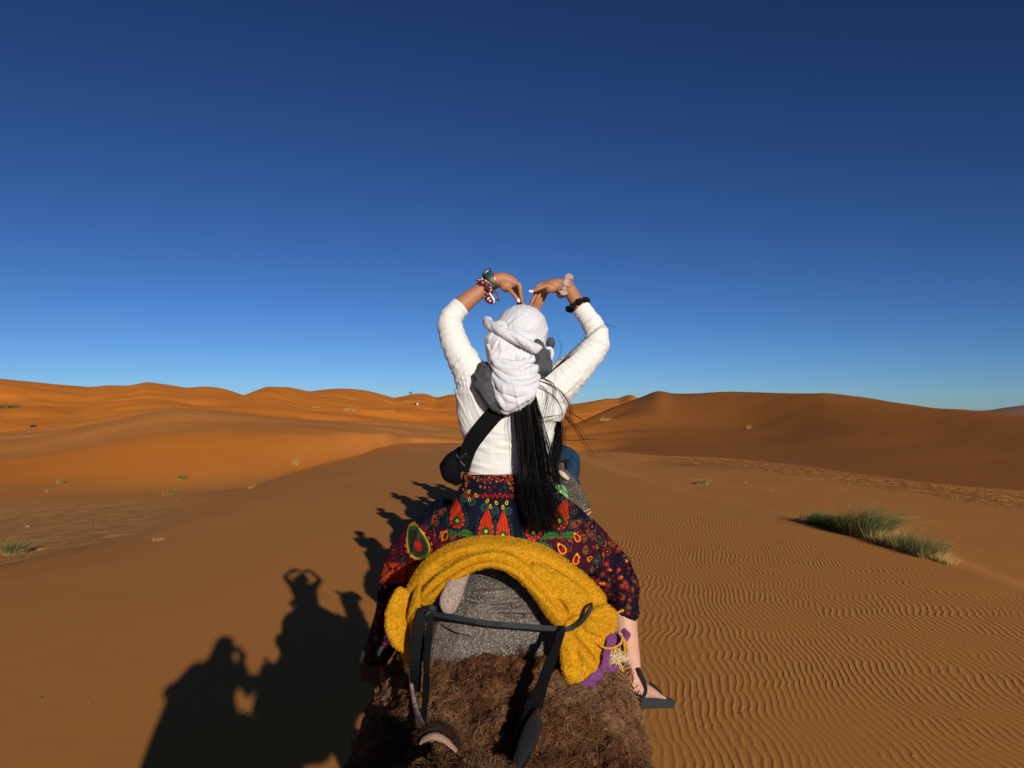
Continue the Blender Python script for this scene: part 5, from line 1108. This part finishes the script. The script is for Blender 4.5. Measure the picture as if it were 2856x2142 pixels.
# ---------------------------------------------------------------- the riders ahead
denim_m = M('blue_denim', rough=.9, spec=.1); dv = denim_m.coord(); denim_m.color(denim_m.ramp(denim_m.noise(14, 4, .6, dv), [(.3, (.008, .022, .046)), (.7, (.018, .046, .088))])); denim_m.bump(denim_m.noise(20, 3, .6, dv), .6, .015); denim_m = denim_m.m
grey_tee = cloth_mat('grey_cotton', (.22, .22, .23)); sand_cloth = cloth_mat('sand_coloured_cotton', (.45, .36, .24)); blue_wrap = cloth_mat('blue_head_cloth', (.03, .09, .24))
def clothe(J, root, top_m, leg_m, wrap_m, sk, voxel=.011):
    sh_ = [tube([J['pel'] - (0, 0, .02), J['wai'], J['che'], J['nec'] - (0, 0, .02)], [.125, .105, .125, .07], [.17, .145, .175, .085], up=(0, -1, 0), seg=22, caps=False)]
    for k in 'LR':
        a, b, c = J['sh' + k], J['el' + k], J['wr' + k]
        sh_.append(tube([J['che'] + (a - J['che']) * .4, a, (a + b) / 2, b, b * .55 + c * .45, b * .12 + c * .88], [.08, .072, .060, .052, .046, .036], seg=16, up=(0, -1, .1), caps=False))
    V, Fs = union(sh_, voxel, 3); V = V + vnormals(V, Fs) * (.012 * noise(V, 9, 3) + .006 * noise(V, 24, 5))[:, None]; obj('top', (V, Fs), top_m, root)
    sh_ = [tube([J['pel'] + (0, 0, .09), J['pel'], J['pel'] - (0, 0, .08)], [.12, .14, .12], [.165, .18, .16], up=(0, -1, 0), seg=22, caps=False)]
    for q, k in ((-1, 'L'), (1, 'R')):
        a, b, c = J['hi' + k], J['kn' + k], J['an' + k]
        sh_.append(tube([J['pel'] + (q * .04, 0, 0), a, (a + b) / 2, b, b * .6 + c * .4, b * .12 + c * .88], [.13, .12, .10, .080, .074, .062], seg=18, up=(0, -1, .1), caps=False))
    V, Fs = union(sh_, voxel, 3); V = V + vnormals(V, Fs) * (.010 * noise(V, 12, 3) + .006 * noise(V, 26, 5))[:, None]; obj('trousers', (V, Fs), leg_m, root)
    h = J['hea']; V, Fs = union([ellipsoid(h + (0, -.02, .035), (.105, .125, .10)), ellipsoid(h + (0, -.055, -.05), (.085, .075, .09)), tube([h + (0, .095, .02), h + (.1, .01, .03), h + (0, -.13, .0), h + (-.1, .01, .03), h + (0, .095, .02)], [.03] * 5, [.02] * 5, n=40, seg=12), tube([h + (0, -.08, -.05), h + (.02, -.12, -.16), h + (.04, -.13, -.27)], [.02, .025, .01], [.05, .05, .03], seg=14, up=(0, -1, 0))], voxel, 3)
    V = V + vnormals(V, Fs) * (.006 * crease(V[:, 2] * 200 + 3 * noise(V, 8, 1)))[:, None]; obj('head_wrap', (V, Fs), wrap_m, root)
def make_rider(label, seat, top_m, leg_m, wrap_m, sk, shoe_m, group=None, **kw):
    J = seated(seat, **kw); root = thing('person', label, 'person', np.array(seat) - (0, 0, .0), group)
    obj('body', union(body_shells(J), .0075, 2), sk, root); clothe(J, root, top_m, leg_m, wrap_m, sk)
    for q, k in ((-1, 'L'), (1, 'R')):
        c, t = J['an' + k], J['to' + k]; s_ = obj('sandal', tube([c + (0, -.06, -.085), c + (0, .03, -.085), (c + t) / 2 - (0, 0, .05), t - (0, 0, .022)], [.012] * 4, [.03, .034, .042, .036], seg=16, power=4), shoe_m, root)
        m_ = (c + t) / 2; obj('sandal_strap', tube([m_ + (-.045, 0, -.05), m_ + (-.03, .01, .0), m_ + (.0, .012, .018), m_ + (.03, .01, 0), m_ + (.045, 0, -.05)], [.003] * 5, [.012] * 5, n=24, seg=8, up=(0, 0, 1)), web_m, s_)
    return root, J
CG2 = (.06, 7.30, 0.0)
camel2, *_ = make_camel("brown camel walking next in line, hidden behind the woman's skirt except for its shadow", CG2, HEAD_A, CG, walk=-.35, nwool=22000, seed=8)
pad2 = make_pad((.07, 7.32, 0.0), "grey felt pad with a dangling green tassel, just right of the woman's hip", detail=False)
rider2, J2 = make_rider("rider in blue jeans just ahead, one bent leg showing right of the woman's waist", (.08, 7.40, 2.27), grey_tee, denim_m, blue_wrap, skin2_m, sole_m, 'riders ahead in the line', wide=.50, kneeZ=.02, footZ=-.55)
flap_m = M('dark_speckled_felt', rough=.95, spec=.06); f2 = flap_m.coord(); fn2 = flap_m.noise(110, 3, .8, f2)
flap_m.color(flap_m.ramp(fn2, [(.42, (.030, .026, .023)), (.56, (.10, .085, .07)), (.68, (.42, .36, .28))])); flap_m.bump(fn2, .7, .01)
V, Fs = union([tube(Q([(1490, 1300, 7.16), (1530, 1330, 7.14), (1572, 1375, 7.14), (1606, 1415, 7.16), (1620, 1432, 7.17)]), [.03, .035, .03, .024, .016], [.10, .15, .165, .145, .12], n=50, seg=30, up=(0, -1, 0), power=3)], .009, 4)
V = V + vnormals(V, Fs) * (.012 * noise(V, 5, 4) + .004 * noise(V, 16, 4))[:, None]; fl2 = obj('blanket_corner', (V, Fs), flap_m.m, pad2)
stitch_m = cloth_mat('pale_stitching', (.60, .48, .32), (.4, .3, .2), 200, .5)
obj('stitched_hem', tube(Q([(1570, 1442, 7.135), (1600, 1438, 7.125), (1625, 1428, 7.125), (1645, 1420, 7.13)]), [.004] * 4, [.004] * 4, n=24, seg=8), stitch_m, fl2)
obj('stitched_hem', tube(Q([(1600, 1456, 7.15), (1625, 1446, 7.14), (1647, 1428, 7.14)]), [.006] * 3, [.006] * 3, n=24, seg=8), stitch_m, fl2)
wood_m = M('pale_wood', (.55, .42, .30), .6, .3); wood_m.bump(wood_m.noise(40, 3, .6, wood_m.coord('Object', (1, 1, 6))), .3, .004)
V, Fs = tube(Q([(1562, 1316, 7.09), (1570, 1324, 7.08), (1582, 1334, 7.09)]), [.03, .034, .026], [.018, .026, .020], n=20, seg=16, up=(0, -1, 0)); obj('saddle_peg', (V, Fs), wood_m.m, pad2)
tas_m = cloth_mat('mint_green_yarn', (.20, .48, .19), (.09, .28, .11), 300, .8)
tl = [Q([(1551, 1372, 7.06), (1553, 1362, 7.05), (1561, 1357, 7.04), (1570, 1362, 7.05), (1575, 1378, 7.05), (1578, 1394, 7.05), (1581, 1412, 7.06)])]
tg = []
for k in range(7):
    o_ = np.array([(k - 3) * .006, -.004 * (k % 2), .003 * (k % 3)]); tg.append(tube([p + o_ for p in tl[0]], [.008] * 7, n=40, seg=8))
for k in range(4): tg.append(tube(Q([(1553 + k * 2, 1368, 7.05), (1556 + k * 2, 1388, 7.05), (1562 + k * 3, 1402, 7.05)]), [.006] * 3, n=16, seg=8))
ts2 = obj('tassel', join(tg), tas_m, pad2)
obj('tassel_core', tube(Q([(1562, 1370, 7.04), (1565, 1384, 7.04), (1563, 1400, 7.04)]), [.012, .014, .008], n=14, seg=10, up=(0, -1, 0)), cloth_mat('straw_yarn', (.62, .48, .25)), ts2)
for i, (x, y, dz) in enumerate(((-.16, 11.6, 0), (-.42, 15.8, 0), (-.28, 20.1, 0))):
    g = ground(x, y)
    for src, off, lab in ((camel2, (-.02, -.1), ("brown camel third in the line, seen only as a shadow on the sand", "brown camel fourth in the line, seen only as a shadow", "leading brown camel far ahead, hidden behind the woman's back")[i]),
                          (pad2, (0, -.08), ("grey felt pad on the third camel of the line, hidden by the woman", "grey felt pad on the fourth camel of the line, hidden by the woman", "grey felt pad on the leading camel, hidden by the woman")[i]),
                          (rider2, (0, 0), ("rider on the third camel, throwing a shadow left of the woman's hip", "rider on the fourth camel, throwing a thin shadow left of the woman's waist", "rider on the leading camel, farthest shadow beside the woman's bag")[i])):
        c_ = copy_tree(src); c_['label'] = lab; l0 = np.array(src.location); c_.location = (x + off[0], y + off[1], (l0[2] if src is rider2 else 0) + g)

# ---------------------------------------------------------------- the one taking the picture, and the camel that carries them
HEAD_0 = [(-.02, 1.02, 1.30), (-.05, 1.32, 1.46), (-.07, 1.52, 1.80), (-.105, 1.72, 2.168), (-.09, 2.08, 1.94)]
C0 = (0.02, -.60, 0.0)
camel0, v0, f0, po0, d0 = make_camel('dark woolly head with a pale-lined ear, poking into the bottom of the picture', C0, HEAD_0, CG, walk=.3, nwool=22000, seed=21, keep=lambda c: (c[:, 2] > 1.05) & ~((c[:, 1] > 1.25) & (c[:, 2] > 1.7)), eartilt=(.9, .05, .18), ears=1)
o0 = np.array(C0)
W, WF, shd = wool(v0, f0, 30000, .018, .0015, lambda c: (c[:, 1] > 1.22) & (c[:, 2] > 1.68), 31, clumps=2200, curl=.006, lean=(0, .3, .2), flat=.4, k=6, clump=.6)
me = mesh_np('forelock', W, WF); setattr_pt(me, 'shade', shd * .6); add('forelock', me, wool_m.m, camel0)
earm = M('dark_ear_rim', (.018, .010, .007), .9, .1).m
er = obj('ear', tube(Q([(1275, 2082, 1.14), (1248, 2050, 1.13), (1215, 2034, 1.12), (1182, 2046, 1.12), (1168, 2064, 1.12)]), [.008, .011, .012, .009, .003], [.010, .010, .010, .008, .003], n=40, seg=18, up=(0, -.3, 1)), earm, camel0)
obj('ear_lining', tube(Q([(1272, 2092, 1.105), (1240, 2064, 1.10), (1210, 2054, 1.095), (1184, 2062, 1.10), (1172, 2074, 1.10)]), [.002, .004, .0048, .0038, .0015], [.005, .006, .006, .005, .002], n=40, seg=16, up=(0, -.3, 1)), ear_m.m, er)
ev, ef = mesh_arrays(er.data); ev = ev + o0
W, WF, shd = wool(ev, ef, 700, .008, .0010, None, 33, clumps=260, curl=.003, lean=(-.4, .1, .3), flat=.4, k=5, clump=.5)
me = mesh_np('ear_fringe', W - o0, WF); setattr_pt(me, 'shade', shd * .1); add('ear_fringe', me, wool_m.m, er)
pad0 = make_pad((0.02, -.58, -.06), 'grey felt pad under the person taking the picture, throwing part of the near shadow', detail=False)
J0 = seated((-.045, -.40, 2.12), lean=-.02, wide=.36, kneeZ=-.10, footZ=-.5)
J0['elR'] = np.array([.19, -.26, H - .34]); J0['wrR'] = np.array([.075, -.10, H - .13]); J0['elL'] = np.array([-.54, -.34, H - .34]); J0['wrL'] = np.array([-.19, -.10, H - .12])
hb = union([tube([(-.14, .10, 2.36), (.05, .13, 2.38), (.20, .17, 2.38), (.34, .22, 2.35)], [.05, .06, .06, .05], [.05, .06, .06, .05], seg=18), tube([(.16, .14, 2.36), (.12, .05, 2.15)], [.03, .03], seg=12), tube([(.30, .2, 2.34), (.22, .1, 2.1)], [.03, .03], seg=12)], .01, 3)  # unseen bar on two posts, added to fill out the near shadow
obj('shadow_fill_bar', hb, tan_m.m, pad0)
ph_ = thing('person', 'shawled rider taking the picture with a raised phone, seen as the nearest shadow', 'person', (-.045, -.40, 2.12))
shl = body_shells(J0, hands=False)
for q, k in ((1, 'R'), (-1, 'L')):
    w_ = J0['wr' + k]; shl += simple_hand(w_, np.array([-q * .25, .05, .95]), np.array([q * .4, -.9, .1]), .8, 1 if q > 0 else -1)
obj('body', union(shl, .007, 2), skin2_m, ph_)
clothe(J0, ph_, grey_tee, sand_cloth, blue_wrap, skin2_m)
h = J0['hea']; V, Fs = union([ellipsoid(h + (0, -.02, .035), (.115, .13, .11)), tube([h + (0, -.03, .02), h + (-.01, -.04, -.12), h + (-.04, -.03, -.26), h + (-.14, -.02, -.42), h + (-.20, -.02, -.72), h + (-.26, .02, -1.0)], [.12, .11, .13, .15, .16, .14], [.115, .15, .24, .32, .34, .33], n=30, seg=30, up=(0, -1, 0)),
     tube([h + (-.1, -.02, -.25), J0['elL'] + (-.02, 0, .02), J0['elL'] * .5 + J0['wrL'] * .5], [.10, .07, .05], [.10, .075, .05], seg=16)], .011, 3)
V = V + vnormals(V, Fs) * (.008 * crease(V[:, 0] * 90 + 4 * noise(V, 6, 1)))[:, None]; obj('shawl', (V, Fs), sand_cloth, ph_)
pho = thing('phone', 'black phone held up in both hands by the person taking the picture', 'phone', (0, -.02, H))
pvx, pfx = tube([(-.135, -.017, H - .012), (.025, -.017, H - .012)], [.004] * 2, [.038] * 2, seg=20, up=(0, -1, 0), power=6, caps=False); obj('case', (pvx, pfx), dark_m, pho)
obj('lens', tube([(0, -.013, H), (0, -.008, H)], [.008] * 2, [.008] * 2, seg=16, caps=False), wv_, pho)
# ---------------------------------------------------------------- plants, twigs and far figures
gr_m = M('desert_grass', rough=.8, spec=.15); gr_m.color(gr_m.ramp(gr_m.attr('shade'), [(0.0, (.58, .38, .12)), (.22, (.38, .27, .085)), (.45, (.12, .125, .035)), (.75, (.042, .062, .020)), (1, (.022, .038, .014))])); gr_m = gr_m.m
def grass(name, label, cat, bases, n, h, r, wind=(.8, .1), seed=1, green=.7, width=.005, group=None, droop=.6, straw=.25):
    """a tussock: arching blades leaning with the wind, dry straw round the foot"""
    rg = np.random.default_rng(seed); B_ = np.array(bases, float); c0 = B_.mean(0)
    i = rg.integers(len(B_), size=n); a = rg.random(n) * 6.28; rr = r * np.sqrt(rg.random(n))
    p = B_[i] + np.stack([rr * np.cos(a), rr * np.sin(a) * .6, np.full(n, -.01)], 1)
    dry = rg.random(n) < straw; L_ = h * (.55 + .6 * rg.random(n)) * np.where(dry, .55, 1)
    t = np.linspace(0, 1, 7)[None, :]; tilt = np.stack([np.cos(a) * .35 * rr / r, np.sin(a) * .3 * rr / r], 1) + rg.normal(size=(n, 2)) * .24
    wv_s = (.25 + 1.25 * rg.random(n) ** 1.2) 
    X = p[:, 0:1] + L_[:, None] * (tilt[:, 0:1] * t + wv_s[:, None] * wind[0] * t ** 2 * .8); Y_ = p[:, 1:2] + L_[:, None] * (tilt[:, 1:2] * t + wv_s[:, None] * wind[1] * t ** 2)
    Z = p[:, 2:3] + L_[:, None] * (t - droop * .5 * wv_s[:, None] * t ** 2.6)
    V, F4 = ribbons(np.stack([X, Y_, Z], 2), width * (.6 + .8 * rg.random(n)), .2, rg)
    sh_ = np.where(dry, .1 + .15 * rg.random(n), green * (.25 + 1.0 * rg.random(n) ** .8))[:, None] * np.array([.35, .75, 1.05, 1.1, 1, .8, .5])[None, :]
    me = mesh_np(name, V - c0, F4); setattr_pt(me, 'shade', np.clip(np.repeat(sh_.ravel(), 2), 0, 1)); return tag(add(name, me, gr_m, None, c0), label, cat, group)
TG = 'wind-blown grass tussocks on the right-hand ridge'
def G(px, py): return hit(px, py)
def line(a, b, k): return [G(a[0] + (b[0] - a[0]) * i / (k - 1), a[1] + (b[1] - a[1]) * i / (k - 1)) for i in range(k)]
def ridge(a, b, k, Y):      # feet of plants that stand on the crest itself
    out = []
    for i in range(k):
        f_ = i / (k - 1); px = a[0] + (b[0] - a[0]) * f_; y_ = Y[0] + (Y[1] - Y[0]) * f_; x_ = (px - 1428) / F * y_; out.append(np.array([x_, y_, ground(x_, y_)]))
    return out
YR = lambda px: float(np.interp(math.atan((px - 1428) / F), PHI, YB))
def crest(p0, p1, k, back=1.0): return ridge((p0, 0), (p1, 0), k, (YR(p0) * back, YR(p1) * back))
grass('grass_tussock', 'low arching green tussock at the left end of the grass clump on the right-hand ridge', 'grass', crest(2245, 2335, 9), 1500, .44, .18, (1.1, .1), 1, .95, .0045, TG, droop=.9, straw=.12)
grass('grass_tussock', 'tallest tussock in the middle of the grass clump, plumes streaming to the right', 'grass', crest(2355, 2440, 9), 2300, .78, .24, (1.0, .1), 2, .86, .0048, TG, droop=.75, straw=.3)
grass('grass_tussock', 'small straw-coloured tussock at the foot of the tallest one, over bare sand', 'grass', crest(2440, 2510, 6, .985), 1200, .34, .16, (.7, .1), 3, .35, .005, TG, straw=.6)
grass('grass_tussock', 'rounded green tussock with yellow straw at its foot, right end of the clump', 'grass', crest(2505, 2590, 9), 1800, .44, .22, (.6, .1), 4, .76, .0045, TG, droop=.7, straw=.34)
grass('grass_tussock', 'thin dry straw trailing off down the crest beyond the right end of the clump', 'grass', crest(2600, 2645, 5), 420, .24, .10, (.6, .1), 5, .18, .0045, TG, straw=.8)
SG = 'small tufts scattered over the dunes'
def tuft(px, py, h, r, n, green, label, seed, name='grass_tuft', wind=(.4, .1), straw=.3, width=.0045, k=1, sx=0):
    b = [G(px + (i - (k - 1) / 2) * sx, py) for i in range(k)]; sc = b[0][1] / 20.0
    return grass(name, label, 'twigs' if name == 'dry_twigs' else 'grass', b, n, h, r, wind, seed, green, max(width, width * sc), SG, straw=straw)
tuft(38, 1546, .42, .22, 700, .72, 'bright green spiky tuft at the left edge of the picture', 11, straw=.25, width=.006)
tuft(112, 1534, .12, .08, 50, .1, 'short dry sprig just right of the bright green tuft at the left edge', 12, 'dry_twigs', straw=1)
tuft(442, 1508, .20, .12, 46, .1, 'pale dry twigs on the flat left of the near ridge', 13, 'dry_twigs', straw=1, width=.008)
tuft(170, 1348, .34, .22, 90, .6, 'small dark tuft at the foot of the bright dune on the far left', 14)
tuft(507, 1338, .42, .16, 110, .85, 'upright dark green sprout on the bright face of the left dune', 15)
tuft(436, 1376, .22, .22, 60, .8, 'flat dark scrub at the foot of the left dune, left of a pair', 16)
tuft(470, 1380, .26, .26, 90, .6, 'brownish low tuft in the middle of three at the foot of the left dune', 17)
tuft(486, 1378, .30, .20, 90, .7, 'olive low tuft, rightmost of three at the foot of the left dune', 18)
tuft(823, 1296, .60, .18, 26, .12, 'tall dry twigs standing alone on the brown slope left of the woman', 19, 'dry_twigs', straw=.8, width=.010)
tuft(700, 1362, .26, .22, 40, .3, 'wispy dry sprig on the brown slope between the sprout and the standing twigs', 20, 'dry_twigs', straw=.7)
tuft(492, 1396, .10, .14, 30, .3, 'tiny sprig on the flat below the three low tufts', 21, 'dry_twigs')
tuft(1955, 1352, .34, .34, 260, .75, 'low green tuft in the rippled valley right of the woman', 22, wind=(.9, .1), width=.007)
tuft(2150, 1370, .10, .08, 60, .4, 'thin flat sprig in the valley right of the low green tuft', 23, 'dry_twigs', straw=.6)
tuft(2088, 1196, .9, .3, 60, .15, 'pale dry twigs on the dark hollow of the large right-hand dune', 24, 'dry_twigs', straw=.9, width=.006)
tuft(1690, 1174, .8, .8, 110, .2, 'dry scrub where the large right-hand dune begins, beside the woman', 25, 'dry_twigs', straw=.8, width=.006)
tuft(880, 1138, 1.0, 1.1, 90, .3, 'pale scrub high on the far dunes, leftmost of the distant scrub patches', 26, 'dry_scrub', straw=.6, width=.006)
tuft(972, 1146, 1.3, 1.4, 90, .2, 'pale scrub high on the far dunes, second of the distant scrub patches', 27, 'dry_scrub', straw=.8, width=.006)
tuft(1080, 1150, .9, 1.2, 70, .2, 'pale scrub on the far dunes nearest the woman', 28, 'dry_scrub', straw=.8, width=.006)
tuft(18, 1139, 1.0, 2.0, 240, 1.0, 'dark scrub patch at the very left edge below the skyline', 29, 'dark_scrub', straw=.0, width=.008)
# stones and clods
stn_m = M('dark_stone', rough=.9); stn_m.color(stn_m.ramp(stn_m.noise(20, 4, .6), [(.3, (.012, .009, .008)), (.7, (.05, .04, .035))])); stn_m = stn_m.m
clod_m = M('sand_clod', (.30, .14, .06), .95).m
def stone(px, py, s, label, seed, m=stn_m, name='stone', y0=4.0):
    p = hit(px, py, y0); V, Fs = ellipsoid((0, 0, 0), (s, s * .8, s * .55), None, 28, 18); V = V * (1 + .28 * noise(V / s, 1.4, seed) + .12 * noise(V / s, 3.5, seed))[:, None]; V[:, 2] += s * .25
    return tag(add(name, mesh_np(name, V, Fs), m, None, p), label, 'stone', 'stones and clods on the sand')
stone(93, 1191, .40, 'black angular rock in the orange basin at the far left', 3)
stone(78, 1470, .08, 'small clod of crusted sand on the flat at the far left', 5, clod_m, 'sand_clod')
stone(130, 1372, .09, 'small clod at the foot of the left dune', 6, clod_m, 'sand_clod')
stone(2080, 1347 , .08, 'pale clod in the valley right of the low green tuft', 7, clod_m, 'sand_clod')
rgs = np.random.default_rng(12)
for i, (px, py) in enumerate(((1240, 2068), (690, 1990), (1870, 1880), (2018, 1740), (2545, 2110), (2062, 1990), (1905, 2000), (2680, 2010), (248, 1960), (118, 1945))):
    p = hit(px, py); V, Fs = ellipsoid((0, 0, 0), (.010, .008, .006), None, 10, 8); V = V * (1 + .3 * noise(V * 100, 1.3, i))[:, None]
    if 1010 < px < 1800: continue
    tag(add('pebble', mesh_np('pebble', V, Fs), (stn_m if i % 2 else clod_m), None, p + np.array([0, 0, .003])), 'single tiny pebble lying on the near sand', 'pebble', 'tiny pebbles on the near sand')
# people far off on the dunes
fm1 = cloth_mat('dark_robe', (.02, .02, .03)); fm2 = cloth_mat('white_robe', (.75, .72, .68))
def standing(loc, label, m, sit=False, a=0.0):
    root = thing('person', label, 'person', loc, 'tiny far-off people on the dunes'); o = np.array(loc, float)
    if sit: pts = [(0, 0, .05), (0, 0, .25), (0, -.03, .45), (0, 0, .68)]; hd_ = (0, .02, .83); rad = [.30, .25, .2, .08]
    else: pts = [(0, 0, .05), (0, 0, .8), (0, 0, 1.15), (0, 0, 1.45)]; hd_ = (0, .01, 1.60); rad = [.14, .17, .21, .09]
    shp = [tube(pts, np.array(rad) * .7, rad, seg=16, up=(0, -1, 0))] + [(v * 1 + 0, f) for v, f in head_shells(hd_, (0, 1, 0))]
    for q in (-1, 1): shp.append(tube([(q * .16, 0, pts[-1][2] - .08), (q * .25, .02, pts[-1][2] - .35), (q * .22, .15, pts[-1][2] - .55)], [.05, .04, .03], seg=10))
    V, Fs = union(shp, .03, 2, .3); obj('body', (V + o, Fs), skin2_m, root)
    V, Fs = union([tube(pts, np.array(rad) * .85, np.array(rad) * 1.15, seg=16, up=(0, -1, 0)), tube([(-.22, 0, pts[-1][2] - .3), (0, 0, pts[-1][2] - .05), (.22, 0, pts[-1][2] - .3)], [.07, .09, .07], seg=12)], .03, 2, .3); obj('robe', (V + o, Fs), m, root)
def far_hit(px, py): return hit(px, py, 40.0)
def crest_hit(px, lift=0):
    """the farthest-left ground just below the skyline in this column"""
    py = 1085
    while py < 1160:
        p = hit(px, py, 30.0)
        if p[1] < 900 and p[2] - ground(p[0], p[1]) < .05 and math.hypot(p[0], p[1]) < 900: return p
        py += .5
    return hit(px, 1125)
standing(crest_hit(1143), 'dark tiny figure standing left of a pair on the far skyline crest', fm1)
standing(crest_hit(1147.5), 'taller dark tiny figure standing right of a pair on the far skyline crest', fm1)
standing(far_hit(1159, 1129), 'dark tiny figure sitting on the slope below the far crest', fm1, True)
standing(far_hit(1164, 1129), 'tiny figure in white sitting beside a dark one below the far crest', fm2, True)
